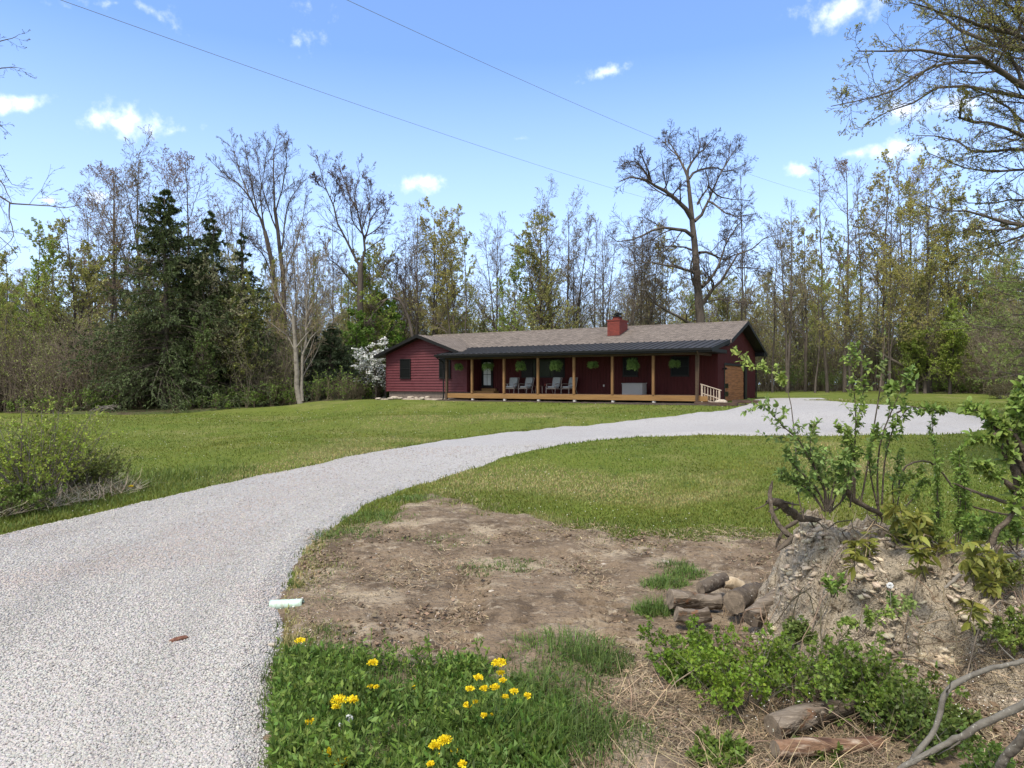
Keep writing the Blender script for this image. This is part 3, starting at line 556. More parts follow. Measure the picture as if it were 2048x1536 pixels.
b.box(-23.45, -23.36, V0, 3, WZ-WS*3.9-.14, WZ-WS*3.9+.0)
b.build('soffit', M_black, wing_roof)
# main rake fascia, soffits
b = MB()
for x in (e1+.002,):
    for (va, vb) in ((3.0, VR), (VB+.76, VR)): b.prism([(va, zm(va)+.012), (vb, zm(vb)+.012), (vb, zm(vb)-.2), (va, zm(va)-.2)], 0, x, x+.03)
b.build('rake_fascia', M_black, roof)
b = MB()
b.prism([(VF, zm(VF)-.165), (VR, zm(VR)-.165), (VR, zm(VR)-.185), (VF, zm(VF)-.185)], 0, UR+.022, e1)
b.prism([(VR+.001, zm(VR)-.165), (VB+.75, zm(VB+.75)-.165), (VB+.75, zm(VB+.75)-.185), (VR+.001, zm(VR)-.185)], 0, UR+.022, e1)
b.add([(UR+.025, VB-.1, zm(VB)-.19), (e1, VB-.1, zm(VB)-.19), (e1, VB+.75, zm(VB+.75)-.19), (UR+.025, VB+.75, zm(VB+.75)-.19), (UR+.025, VB-.1, zm(VB+.75)-.2), (e1, VB-.1, zm(VB+.75)-.2), (e1, VB+.75, zm(VB+.75)-.2), (UR+.025, VB+.75, zm(VB+.75)-.2)],
      [(0,1,2,3),(7,6,5,4),(0,4,5,1),(1,5,6,2),(3,7,4,0)])
b.box(e0, e1, VB+.752, VB+.86, zm(VB+.75)-.19, zm(VB+.75)-.03); b.build('soffit', M_black, roof)
# porch roof
PV0, PV1, PZ0, PZ1 = -.6, 3.02, 3.0, 3.625; PL, PR = -17.1, .95
def zp(v): return PZ0+(PZ1-PZ0)*(v-PV0)/(PV1-PV0)
b = MB(); b.prism([(PV0, PZ0), (PV1, PZ1), (PV1, PZ1-.07), (PV0, PZ0-.07)], 0, PL, PR)
u = PL+.02
while u < PR:
    b.prism([(PV0, PZ0+.001), (PV1, PZ1+.001), (PV1, PZ1+.04), (PV0, PZ0+.04)], 0, u, u+.025); u += .406
b.build('porch_roof', M_metal, house)
b = MB(); b.prism([(PV0, PZ0+.02), (PV1+.1, zp(PV1+.1)+.02), (PV1+.1, zp(PV1+.1)-.2), (PV0, PZ0-.2)], 0, PR+.002, PR+.03)
b.prism([(PV0, PZ0+.02), (WV-.6, zp(WV-.6)+.02), (WV-.6, zp(WV-.6)-.2), (PV0, PZ0-.2)], 0, PL-.03, PL-.002)
b.box(PL, PR, PV0-.03, PV0, PZ0-.2, PZ0+.0); b.build('porch_fascia', M_black, house)
b = MB(); b.box(PL+.01, PR-.01, PV0+.002, VF, PZ0-.19, PZ0-.17); b.box(UR-.19, PR-.01, PV0+.1, VF-.01, PZ0-.16, PZ0-.0); b.build('porch_ceiling', M_black, house)
b = MB(); b.prism([(PV0-.03, PZ0-.13), (PV0-.16, PZ0-.11), (PV0-.17, PZ0+.01), (PV0-.03, PZ0+.01)], 0, PL-.05, PR+.03); gut = b.build('gutter', M_black, house)
b = MB(); b.box(-16.75, .1, -.07, .09, 2.69, 2.808); b.box(-.07, .09, .092, VF, 2.69, 2.808); b.build('porch_beam', M_beam, house)
# garage reveal, wall under the porch
DZ = .5
b = MB()
for i in range(18): b.box(-16.72, .12, .045+i*.134, .045+i*.134+.126, DZ-.03, DZ)
b.box(.125, .55, .06, 1.5, DZ-.03, DZ-.001)
b.build('deck_floor', M_floorb, house)
b = MB(); b.box(-16.78, .1, -.03, .02, .2, .49); b.box(-16.78, -16.73, .022, .9, .2, .49); b.box(.105, .15, .0, 2.4, .2, .468); b.box(.155, .56, 0.02, .055, .2, .468)
b.build('deck_fascia', M_deck, house)
us = [0, -2.44, -4.88, -7.32, -9.76, -12.2, -14.64, -16.66]
for i, u in enumerate(us):
    end = i in (0, 7)
    b = MB(); b.box(u-.07, u+.07, -.06 if not end else -.09, .08, DZ+.003 if not end else -.1, 2.685)
    o = b.build('porch_post', M_post if not end else M_beam, house, bevel=.008)
    if end: o['label'] = 'dark weathered corner post running down to the ground'
    f = MB(); f.tube([(u, .1, -.25), (u, .1, .195)], .11, 10); f.build('footing', M_foot, o)
def dspout(pts, m): b = MB(); b.tube(pts, .045, 6); return b.build('downspout', m, house, smooth=False)
dspout([(-16.95, -.65, 2.87), (-16.95, -.6, 2.75), (-16.85, -.2, 2.55), (-16.83, -.15, 2.4), (-16.83, -.15, .15), (-16.83, -.3, .05)], M_black)
dspout([(.2, -.65, 2.87), (.2, -.55, 2.75), (.13, -.17, 2.6), (.13, -.16, 2.4), (.13, -.16, -.1)], M_beam)
dspout([(UR+.5, VB+.8, zm(VB+.75)-.18), (UR+.45, VB+.75, zm(VB+.75)-.35), (UR+.1, VB+.15, 2.3), (UR+.06, VB+.1, 2.1), (UR+.06, VB+.08, .0)], M_black)
# windows
def window(u0, u1, z0, z1, v, grid=(1, 2), mat_f=M_black, fr=.06, glass=M_glass, name='window'):
    b = MB(); d = .05
    b.box(u0, u0+fr, v-d, v-.002, z0, z1); b.box(u1-fr, u1, v-d, v-.002, z0, z1); b.box(u0+fr, u1-fr, v-d, v-.002, z1-fr, z1); b.box(u0-.03, u1+.03, v-d-.02, v-.002, z0-.04, z0-.001); b.box(u0+fr, u1-fr, v-d, v-.002, z0, z0+fr)
    nx, ny = grid
    for i in range(1, nx): x = u0+(u1-u0)*i/nx; b.box(x-.02, x+.02, v-.045, v-.02, z0+fr, z1-fr)
    for j in range(1, ny): z = z0+(z1-z0)*j/ny; b.box(u0+fr, u1-fr, v-.044, v-.021, z-.02, z+.02)
    o = b.build(name, mat_f, house); p = MB(); p.box(u0+fr, u1-fr, v-.018, v-.004, z0+fr, z1-fr); p.build('pane', glass, o); return o
window(-21.4, -20.45, 1.5, 2.86, WV-.062); window(-17.93, -16.98, 1.5, 2.86, WV-.062)
window(-5.25, -4.3, 1.58, 2.7, VF-.02); window(-2.28, -1.2, 1.58, 2.7, VF-.02)
M_pic = mat('picture_glass', (.018, .026, .012), .25, .12)  # dark green stands in for greenery reflected in the pane
window(-12.36, -9.19, 1.55, 2.72, VF-.02, (3, 1), glass=M_pic)
for (a, c) in ((-12.28, -11.5), (-10.0, -9.27)):
    b = MB(); b.box(a, c, VF-.075, VF-.055, 1.6, 2.68)
    for k in range(14): b.box(a+.03, c-.03, VF-.09, VF-.0755, 1.63+k*.073, 1.67+k*.073)
    b.build('shutter', M_black, house)
# front door
b = MB(); b.box(-15.5, -15.38, VF-.1, VF-.021, .92, 3.0); b.box(-14.72, -14.6, VF-.1, VF-.021, .92, 3.0); b.box(-15.38, -14.72, VF-.1, VF-.021, 2.88, 3.0); b.box(-15.55, -14.55, VF-.14, VF-.021, .86, .918); b.build('door_frame', M_black, house)
b = MB(); b.box(-15.378, -14.722, VF-.07, VF-.022, .921, 2.878); dr = b.build('door', M_black, house)
M_white = mat('white_door_panel', (.62, .66, .66), .25, .5, noise=[(2, (.48, .52, .53), .4, .7)])
b = MB(); b.box(-15.34, -14.76, VF-.082, VF-.071, 1.02, 2.55); b.build('pane', M_white, dr)
b = MB(); b.box(-15.34, -14.76, VF-.08, VF-.0711, 2.56, 2.85); b.build('pane', M_glass, dr)
b = MB(); b.box(-15.06, -15.04, VF-.092, VF-.0825, 1.02, 2.85); b.box(-15.34, -14.76, VF-.092, VF-.0825, 1.72, 1.75); b.box(-15.34, -14.76, VF-.091, VF-.0826, 2.54, 2.56); b.build('muntin', M_black, dr)
b = MB(); b.tube([(-14.79, VF-.12, 1.9), (-14.79, VF-.12, 2.02)], .012, 6); b.build('handle', M_rail, dr)
b = MB(); b.box(-15.9+.3, -14.0, 1.55, 2.2, DZ+.001, .64); b.box(-15.4, -14.3, 2.2, VF-.03, DZ+.001, .8); b.build('entry_step', M_deck, house)
# garage door and its reveal
b = MB(); xg = UR-.05
for k in range(9):
    z0 = .06+k*.237; b.box(xg-.03-.012*(k % 2), xg-.012*(k % 2), GV0+.001, GV1-.001, z0, z0+.219)
b.box(xg-.06, xg-.031, GV0, GV1, .05, GZ); gd = b.build('garage_door', M_gar, house)
for zc in (.52, 1.0, 1.48):
    b = MB(); b.box(xg+.001, xg+.02, GV0+.22, GV0+1.0, zc-.14, zc+.14); b.build('pane', M_glass if zc < 1.3 else M_gar, gd)
b = MB(); b.box(UR+.001, UR+.045, GV0-.14, GV0-.0, .05, GZ+.13); b.box(UR+.001, UR+.045, GV1, GV1+.5, .05, GZ+.13); b.box(UR+.001, UR+.045, GV0, GV1, GZ, GZ+.13); b.box(xg, UR, GV1-.02, GV1-.001, .05, GZ); b.build('garage_trim', M_black, house)
b = MB(); b.box(UR+.021, UR+.1, GV0-.48, GV0-.36, 1.95, 2.02); b.tube([(UR+.1, GV0-.42, 2.0), (UR+.2, GV0-.42, 2.05), (UR+.22, GV0-.42, 1.95)], [.02, .03, .09], 8); b.build('wall_lamp', M_black, house)
b = MB(); b.box(-6.55, -6.45, VF-.05, VF-.021, .95, 1.07); b.box(-6.53, -6.47, VF-.06, VF-.05, .97, 1.05); b.build('outlet', M_foot, house)
b = MB(); b.box(-13.5, -13.42, VF-.05, VF-.021, 1.0, 1.1); b.box(-13.49, -13.43, VF-.06, VF-.05, 1.02, 1.08); b.build('outlet', M_foot, house)
# chimney
b = MB(); b.box(-7.3, -6.46, 4.72, 6.05, 3.9, 5.16); b.box(-7.33, -6.43, 4.69, 6.08, 5.161, 5.24); b.box(-7.05, -6.65, 5.0, 5.6, 5.241, 5.42)
ch = b.build('chimney', M_brick, roof)
b = MB(); b.tube([(-6.85, 5.3, 5.42), (-6.85, 5.3, 5.6)], .13, 10); b.tube([(-6.85, 5.3, 5.56), (-6.85, 5.3, 5.63), (-6.85, 5.3, 5.66)], [.26, .26, .1], 10); b.box(-7.15, -6.55, 4.95, 5.65, 5.44, 5.48); b.box(-7.0, -6.5, 5.1, 5.5, 5.68, 5.7); b.build('chimney_cap', M_black, ch)
b = MB(); b.prism([(4.66, zm(4.66)+.012), (6.1, zm(6.1)+.012), (6.1, zm(6.1)+.02), (4.66, zm(4.66)+.02)], 0, -7.36, -6.4); b.build('flashing', M_metal, ch)
# steps and railing at the garage end
b = MB()
for i, (x, z) in enumerate(((.57, .33), (.85, .17), (1.13, .03))): b.box(x, x+.29, .1, 1.4, z-.03, z); b.box(x+.001, x+.02, .12, 1.38, z-.15, z-.031)
b.build('steps', M_floorb, house)
rail = MB(); rail.box(.2, .29, .03, .12, -.03, 1.08); rail.box(1.12, 1.21, .03, .12, -.12, .78); rail.bar((.16, .075, 1.12), (1.27, .075, .78), .11, .04); rail.bar((.29, .075, .62), (1.12, .075, .36), .04, .05)
ro = rail.build('railing', M_rail, house, bevel=.005)
for k in range(5):
    x = .40+k*.155; zb = .62-(x-.29)*.31; b = MB(); b.box(x-.018, x+.018, .057, .093, zb+.02 if False else zb-.25, 1.1-(x-.16)*.306-.02); b.build('baluster', M_rail, ro)
b = MB(); b.bar((.29, .075, .30), (1.12, .075, .08), .04, .06); b.build('stringer', M_rail, house)

# ------------------------------------------------------------------ things on and round the porch
def hpt(u, v, z): x, y = HW(u, v); return (x, y, HO[2]+z)
M_cush = mat('grey_cushion', (.36, .38, .39), .9, .15, noise=[(12, (.28, .3, .31), .4, .7)], bump=(60, .3, .004))
M_alu = mat('brushed_chair_frame', (.36, .30, .26), .45, .4, metal=.4)
def rounded_box(b, c, sx, sy, sz, tilt=0, m=0, n=6):
    """cushion: super-ellipsoid"""
    V = []; Fc = []; nu, nv = 20, 10
    for j in range(nv+1):
        ph = -math.pi/2+math.pi*j/nv
        for i in range(nu):
            th = 2*math.pi*i/nu; e = .35
            f = lambda q, p: math.copysign(abs(q)**p, q)
            x = sx/2*f(math.cos(ph), e)*f(math.cos(th), e); y = sy/2*f(math.cos(ph), e)*f(math.sin(th), e); z = sz/2*f(math.sin(ph), e)
            y, z = y*math.cos(tilt)-z*math.sin(tilt), y*math.sin(tilt)+z*math.cos(tilt)
            V.append((c[0]+x, c[1]+y, c[2]+z))
    for j in range(nv):
        for i in range(nu): Fc.append((j*nu+i, j*nu+(i+1) % nu, (j+1)*nu+(i+1) % nu, (j+1)*nu+i))
    return b.add(V, Fc, m)
def chair(label):
    r = empty('patio_chair', (0, 0, 0), label, 'chair', 'grey patio chairs on the porch')
    b = MB(); rounded_box(b, (0, -.02, .40), .56, .60, .13, -.06); b.build('seat_cushion', M_cush, r, smooth=True)
    b = MB(); rounded_box(b, (0, .33, .72), .56, .13, .62, -.28); b.build('back_cushion', M_cush, r, smooth=True)
    for s in (-1, 1):
        x = s*.33
        b = MB(); b.tube([(x, -.34, 0), (x, -.30, .3), (x, -.27, .6)], .017, 6); b.build('leg', M_alu, r)
        b = MB(); b.tube([(x, .42, 0), (x, .30, .3), (x, .34, .6), (x, .42, .85)], .017, 6); b.build('leg', M_alu, r)
        b = MB(); b.tube([(x, -.34, .595), (x, -.1, .62), (x, .2, .61), (x, .36, .62)], [.02, .026, .026, .018], 6); b.build('arm', M_alu, r)
    b = MB(); b.box(-.33, .33, -.31, -.27, .30, .34); b.box(-.33, .33, .27, .31, .28, .31); b.box(-.345, -.315, -.30, .305, .285, .325); b.box(.315, .345, -.30, .305, .285, .325)
    for k in range(7): b.box(-.24+k*.075, -.21+k*.075, .272, .302, .295, .33)
    b.bar((-.33, .47, 1.0), (.33, .47, 1.0), .03, .03); b.bar((-.33, .28, .3), (-.33, .47, 1.0), .03, .03); b.bar((.33, .28, .3), (.33, .47, 1.0), .03, .03)
    b.build('frame', M_alu, r); return r
def copy_tree(o, parent=None):
    c = o.copy(); COL.objects.link(c)
    if parent is not None: c.parent = parent
    for ch_ in [q for q in bpy.data.objects if q.parent == o and q != c]: copy_tree(ch_, c)
    return c
labs = ['grey cushioned patio chair nearest the front door on the porch', 'grey cushioned patio chair just left of the small porch table', 'grey cushioned patio chair just right of the small porch table', 'grey cushioned patio chair farthest from the front door']
c0 = chair(labs[0])
for i, (u, v, a) in enumerate(((-12.62, 1.55, .1), (-11.55, 1.55, -.15), (-9.5, 1.5, -.1), (-8.55, 1.7, -.3))):
    o = c0 if i == 0 else copy_tree(c0)
    o.location = hpt(u, v, DZ); o.rotation_euler = (0, 0, HA+a); o['label'] = labs[i]
t = empty('side_table', hpt(-10.55, 1.5, DZ), 'small low table between the patio chairs on the porch', 'table', rz=HA)
b = MB(); b.box(-.42, .42, -.28, .28, .46, .49); b.build('tabletop', M_beam, t, bevel=.005)
for sx in (-1, 1):
    for sy in (-1, 1): b = MB(); b.tube([(sx*.38, sy*.24, 0), (sx*.36, sy*.22, .46)], .015, 6); b.build('leg', M_alu, t)
b = MB(); b.tube([(0, 0, 0), (0, 0, .02), (0, 0, .1), (0, 0, .13)], [.03, .05, .055, .03], 10); o = b.build('candle_jar', M_brick, None, smooth=True); o.location = hpt(-10.1, 1.5, DZ+.49); tag(o, 'small reddish jar standing on the low porch table', 'jar')
M_box = mat('resin_deck_box', (.28, .285, .29), .6, .3, bump=(60, .5, .01, (1, 1, 6)))
t = empty('storage_box', hpt(-4.1, 1.35, DZ), 'grey resin storage box standing under a porch window', 'storage box', rz=HA)
b = MB(); b.box(-.62, .62, -.33, .33, 0, .62)
for k in range(9): b.box(-.6, .6, -.342, -.331, .03+k*.065, .075+k*.065)
b.build('body', M_box, t, bevel=.01); b = MB(); b.prism([(-.36, .625), (.36, .625), (.36, .68), (-.36, .66)], 0, -.65, .65); b.build('lid', M_box, t, bevel=.008)
# hanging ferns
names = ['leftmost hanging fern in front of the wing siding', 'hanging fern in front of the white front door', 'hanging fern above the chairs nearest the door', 'hanging fern above the picture window and table', 'hanging fern in the middle bay right of the chairs', 'hanging fern above the grey storage box', 'hanging fern in the last bay nearest the garage']
def fern(seed):
    rg = np.random.default_rng(seed); n = 95
    a = rg.uniform(0, 6.28, n); L = rg.uniform(.26, .46, n); e = rg.uniform(-.5, 1.4, n); P = np.zeros((n, 7, 3)); d = np.stack([np.cos(a)*np.cos(e), np.sin(a)*np.cos(e), np.sin(e)], -1); p = np.stack([.08*np.cos(a), .08*np.sin(a), 0*a], -1)
    for k in range(7):
        P[:, k] = p; p = p+d*(L/6)[:, None]; d = norm(d+np.array([0, 0, -.26])*(1+.7*k))
    V1, F1 = tubes(P, np.full((n, 7), .004), 3)
    q, tg = along(rg, P, 34, .1, 1); sgn = rg.normal(size=(len(q), 3)); side = norm(np.cross(tg, sgn))
    V2, F2 = leaves(rg, q, norm(side+.5*tg), rg.uniform(.06, .12, len(q)), rg.uniform(.012, .022, len(q)))
    lum = np.repeat(rg.uniform(.7, 1.35, n), 34); c = np.array([.12, .20, .045])[None]*lum[:, None]; c = np.repeat(c*(1+rg.uniform(-.2, .2, (len(q), 1))), 4, 0)
    return merge([(V1, F1, (.10, .17, .04)), (V2, F2, c)])
for i in range(7):
    u = (us[i]+us[i+1])/2 if i < 6 else -15.7
    k = 6-i
    root = empty('hanging_fern', hpt(u, .02, 2.25), names[k], 'hanging plant', 'ferns hanging from the porch beam', rz=HA+i*1.3)
    V, Fc, cc, _ = fern(100+i); V = V*np.array([1, 1, (1.0, 1.25, .9, 1.15, 1.3, .95, 1.1)[i]])*(.8, .92, .84, 1.0, .82, .94, .75)[i]; mk('fronds', V, Fc, LEAF, col=cc, parent=root)
    b = MB(); b.tube([(0, 0, -.16), (0, 0, -.1), (0, 0, .0), (0, 0, .02)], [.08, .12, .15, .155], 12); b.build('basket', M_black, root, smooth=True)
    b = MB()
    for q in range(3): b.tube([(.15*math.cos(q*2.09), .15*math.sin(q*2.09), .02), (0, 0, .40)], .004, 4)
    b.tube([(0, 0, .40), (0, 0, .44)], .008, 5); b.build('hanger', M_black, root)
# rocks
M_rock = mat('pale_limestone', (.42, .37, .30), .9, .2, noise=[(5, (.28, .23, .18), .4, .65), (20, (.52, .47, .4), .5, .75)], bump=(18, .6, .02))
ME_rock = {}
def rock(x, y, z, sx, sy, sz, seed, label, group, mt=M_rock):
    import bmesh
    bm = bmesh.new(); bmesh.ops.create_icosphere(bm, subdivisions=3, radius=1)
    co = np.array([v.co for v in bm.verts]); co *= (1+.28*fbm(co[:, 0]*1.3+seed*7, co[:, 1]*1.3, co[:, 2]*1.3, o=3, seed=seed))[:, None]
    co = np.sign(co)*np.abs(co)**.8
    for v, c in zip(bm.verts, co): v.co = (c[0]*sx, c[1]*sy, c[2]*sz)
    me = bpy.data.meshes.new('rock'); bm.to_mesh(me); bm.free(); me.materials.append(mt)
    o = bpy.data.objects.new('rock', me); COL.objects.link(o); o.location = (x, y, z+sz*.45); o.rotation_euler = (0, 0, seed*1.7); tag(o, label, 'rock', group); return o
rr = random.Random(4)
RLAB = 'flat pale stone in the loose row edging the wing foundation'
RO = ['first', 'second', 'third', 'fourth', 'fifth', 'sixth', 'seventh', 'eighth', 'ninth', 'tenth', 'eleventh', 'twelfth']
for i in range(12):
    px = 746+i*11+rr.uniform(-2, 2); py = 797.5+rr.uniform(-1, 3)-(1.5 if 800 < px < 830 else 0); p = G(px, py)
    rock(p[0], p[1], p[2]+.06, rr.uniform(.16, .34), rr.uniform(.14, .22), rr.uniform(.06, .12), i, RO[i]+' pale stone from the left in the row edging the wing foundation', 'flat stones along the foundation')
p = hpt(1.32, -.15, 0); rock(p[0], p[1], -1.14, .36, .22, .17, 77, 'rounded tan boulder at the foot of the porch steps', None)
p = hpt(-.5, -.6, 0); rock(p[0], p[1], -1.2, .2, .12, .05, 78, 'thin flat stone lying left of the timber edging', None)
p = hpt(-.1, -.9, 0); rock(p[0], p[1], -1.24, .16, .1, .05, 79, 'small pale stone in front of the timber edging', None)
M_tie = mat('dark_landscape_timber', (.07, .045, .035), .9, .15, noise=[(5, (.12, .08, .06), .5, .7, (.4, 3, 3))], bump=(20, .6, .01, (.4, 3, 3)))
def tie(u0, u1, v, z, label):
    x, y = HW((u0+u1)/2, v); b = MB(); L = (u1-u0)/2; b.box(-L, L, -.1, .1, 0, .17); o = b.build('landscape_timber', M_tie, bevel=.012); o.location = (x, y, z); o.rotation_euler = (0, 0, HA); tag(o, label, 'timber', 'dark timbers edging the bed by the steps')
tie(.1, 2.3, -.75, -1.19, 'dark landscape timber in front of the porch steps'); tie(1.75, 3.1, .45, -1.08, 'dark landscape timber beside the garage door gravel')
# mulch bed below the deck
BED = [HW(-17.2, 1.2), HW(-17.2, -.5), HW(-12, -.35), HW(-6, -.45), HW(-2, -.9), HW(.2, -1.05), HW(1.7, -.9), HW(2.6, .2), HW(.6, 2.3), HW(-15, 2.4)]
def sd_bed(x, y): return polysd(BED, x, y)+.12*fbm(x*2, y*2, seed=88)
xs = np.arange(-8, 14, .25); ys = np.arange(34, 51, .25)
struct(sheet('mulch_bed', sd_bed, .07, M_bed, xs, ys, lambda x, y, sd: .035*fbm(x*.45, y*.45, o=3, seed=21)+.03*fbm(x*3, y*3, seed=89), edge=.4))
APR = [HW(-23, -.1), HW(-20, -.35), HW(-17.2, -.5), HW(-17.0, 1.0), HW(-23, 1.2)]
M_rub = groundmat('stone_rubble', [(.36, .31, .25), ('vor', 7, (.2, .16, .13), .3, .8), ('noise', 20, (.48, .43, .36), .5, .7)], [('vor', 9, .05)])
struct(sheet('rubble_strip', lambda x, y: polysd(APR, x, y)+.1*fbm(x*2, y*2, seed=90), .08, M_rub, xs-6, ys+2, lambda x, y, sd: .035*fbm(x*.45, y*.45, o=3, seed=21), edge=.4))
# ------------------------------------------------------------------ trees
BUD = (.30, .27, .11); SPRING = (.27, .35, .06); YEL = (.38, .35, .09); REDB = (.20, .115, .075); DARKG = (.035, .062, .022)
def tree_mesh(rng, trunks, TR, cfg):
    """trunks [B,N,3], radii; cfg: levels of (k,t,ang,ln,N,up,wig,rr) ; leaf: (n per twig, size, base, lo)"""
    wood = [tubes(trunks, TR, 7)]; P, R = trunks, TR; crown = []
    lv = cfg['levels']; scs = []
    rmin = cfg.get('rmin', .008); allP = []
    for i, l in enumerate(lv):
        Q, RR = spawn(rng, P, R, l[0], t=l[1], ang=l[2], ln=l[3], N=l[4], up=l[5], wig=l[6], rr=l[7], rmin=rmin)
        mesh = tubes(Q, RR, 5 if i == 0 else 3)
        (wood if i < cfg.get('woodlv', 1) else crown).append((*mesh, cfg.get('twigc', (.10, .08, .065)), 0) if i >= cfg.get('woodlv', 1) else mesh)
        P, R = Q, RR; allP.append(Q)
    lf = cfg.get('leaf')
    if lf:
        q, tg = along(rng, P, lf[0], .2, 1); d = norm(tg+rng.normal(size=q.shape)*.8+np.array([0, 0, lf[4] if len(lf) > 4 else 0]))
        sz = lf[1]*rng.uniform(.6, 1.3, len(q)); V, Fc = leaves(rng, q, d, sz, sz*lf[5] if len(lf) > 5 else sz*.6)
        cl = 1+.3*fbm(q[:, 0]*.6, q[:, 1]*.6, q[:, 2]*.6, o=2, seed=5)
        c = np.repeat(np.array(lf[2])[None]*cl[:, None]*rng.uniform(.75, 1.25, (len(q), 1))*rng.uniform(.9, 1.1, (len(q), 3)), 4, 0)
        crown.append((V, Fc, np.clip(c, .003, 1), 1))
    W = merge([w[:2] for w in wood]); K = merge(crown) if crown else None
    return W, K
def put_tree(name, label, cat, W, K, loc=(0, 0, 0), group=None, bark=BARK, leaf=LEAF, rz=0):
    o = empty(name, loc, label, cat, group, rz)
    mk('trunk', W[0], W[1], bark, parent=o, smooth=True)
    if K is not None: mk('crown', K[0], K[1], [TWIG, leaf], col=K[2], midx=K[3], parent=o)
    return o
def trunkline(rng, H, r, lean=.04, n=10, forks=1, spread=.12):
    P = []; R = []
    for k in range(forks):
        a = rng.uniform(0, 6.28); p = np.zeros(3); d = np.array([0, 0, 1.]); pts = []
        sp = norm(np.array([math.cos(a)*spread*k, math.sin(a)*spread*k, 1.]))if k else d
        for i in range(n):
            pts.append(p.copy()); d = norm(d+rng.normal(size=3)*lean+(.5*(sp-d) if i > 2 else 0)+np.array([0, 0, .08])); p = p+d*H/(n-1)*(1-.08*k)
        P.append(pts); R.append(r*(1-.12*k)*(1-.88*np.linspace(0, 1, n)**.9)); R[-1][0] *= 1.25
    return np.array(P), np.array(R)
UPR = [(15, (.30, .97), (28, 58), (.22, .44), 7, .06, .12, .50), (7, (.15, .98), (25, 58), (.35, .62), 5, .04, .17, .6), (6, (.1, 1), (25, 58), (.4, .7), 4, .03, .2, .7), (2, (.2, 1), (20, 50), (.4, .7), 3, .04, .18, .8)]
FULL = [(24, (.16, .97), (35, 65), (.20, .36), 6, .09, .12, .5), (7, (.12, .98), (28, 58), (.35, .6), 5, .04, .15, .6), (6, (.1, 1), (25, 55), (.4, .65), 4, .02, .2, .7)]
SLIM = [(18, (.30, .98), (25, 52), (.13, .24), 6, .08, .10, .45), (6, (.15, .98), (24, 50), (.35, .6), 4, .05, .15, .6), (5, (.1, 1), (25, 55), (.4, .7), 3, .03, .2, .8)]
protos = []
def proto(seed, H, r, levels, forks, leaf, tw, nm, desc, bark=BARK, rmin=.012, spread=.14):
    rg = np.random.default_rng(seed); P, R = trunkline(rg, H, r, forks=forks, spread=spread)
    W, K = tree_mesh(rg, P, R, dict(levels=levels, leaf=leaf, twigc=tw, rmin=rmin)); me = []
    o = put_tree(nm, desc, 'tree', W, K, bark=bark); protos.append((o, nm, desc, H)); return len(protos)-1
gt = (.19, .16, .115); pt = (.19, .145, .10)
bare = [proto(1, 18, .17, UPR, 2, None, gt, 'bare_tree', 'tall leafless grey tree'), proto(2, 19, .16, UPR, 1, (2, .09, REDB, 0), pt, 'budding_tree', 'tall tree with reddish buds'),
        proto(3, 17, .15, UPR, 3, (1, .09, (.24, .19, .10), 0), gt, 'budding_tree', 'forked tree with tan buds', spread=.25), proto(4, 16, .11, SLIM, 1, None, gt, 'bare_tree', 'slim leafless tree')]
green = [proto(5, 17, .15, UPR, 2, (6, .12, YEL, 0), gt, 'budding_tree', 'tree with yellow green buds'), proto(6, 14, .13, FULL, 1, (9, .14, SPRING, 0), gt, 'leafing_tree', 'full light green tree'),
         proto(7, 12, .15, FULL, 2, (7, .12, (.31, .31, .09), 0), gt, 'leafing_tree', 'rounded yellow green tree', spread=.3), proto(8, 15, .12, SLIM, 1, (9, .11, (.30, .31, .08), 0), gt, 'leafing_tree', 'slim green tufted tree')]
low = [proto(9, 8, .09, FULL, 3, (6, .11, (.20, .26, .05), 0), (.13, .10, .08), 'understory_tree', 'low thin green understory tree', spread=.5), proto(10, 7.5, .09, FULL, 4, None, (.14, .105, .085), 'understory_tree', 'low leafless understory tree', spread=.6)]
def far_copy(pi, x, y, s, rz, label, nm, group):
    o0 = protos[pi][0]
    o = copy_tree(o0); o.name = nm; o.location = (x, y, float(hgt(x, y))-.1); o.scale = (s*1.0, s*1.0, s); o.rotation_euler = (0, 0, rz); o['label'] = label; o['group'] = group; return o
def region(x, y):
    px = CX+F*x/y; row = 'woods edge' if y < 66 else 'mid woods' if y < 84 else 'deep woods'
    names = [(-1e9, 210, 'left of the spruces'), (210, 520, 'behind the two spruces'), (520, 780, 'behind the white dogwood'), (780, 1000, 'behind the house wing'), (1000, 1200, 'behind the porch roof'), (1200, 1330, 'behind the brick chimney'),
             (1330, 1500, 'behind the big oak'), (1500, 1640, 'right of the garage gable'), (1640, 1800, 'beyond the gravel turnaround'), (1800, 1950, 'beyond the gravel far right'), (1950, 1e9, 'behind the right pine')]
    for a, b, t in names:
        if a <= px < b: return t+', '+row
fr = np.random.default_rng(77); used = set(); n_t = 0; placed = []
def forest_tree(pi, x, y, s):
    global n_t
    nm, desc = protos[pi][1], protos[pi][2]
    lab = desc+' '+region(x, y)
    if pi in used: far_copy(pi, x, y, s, fr.uniform(0, 6.28), lab, nm, desc.replace(' tree', ' trees')+' in the woods')
    else:
        o = protos[pi][0]; o.location = (x, y, float(hgt(x, y))-.1); o.scale = (s, s, s); o['label'] = lab; o['group'] = desc.replace(' tree', ' trees')+' in the woods'; used.add(pi)
    n_t += 1
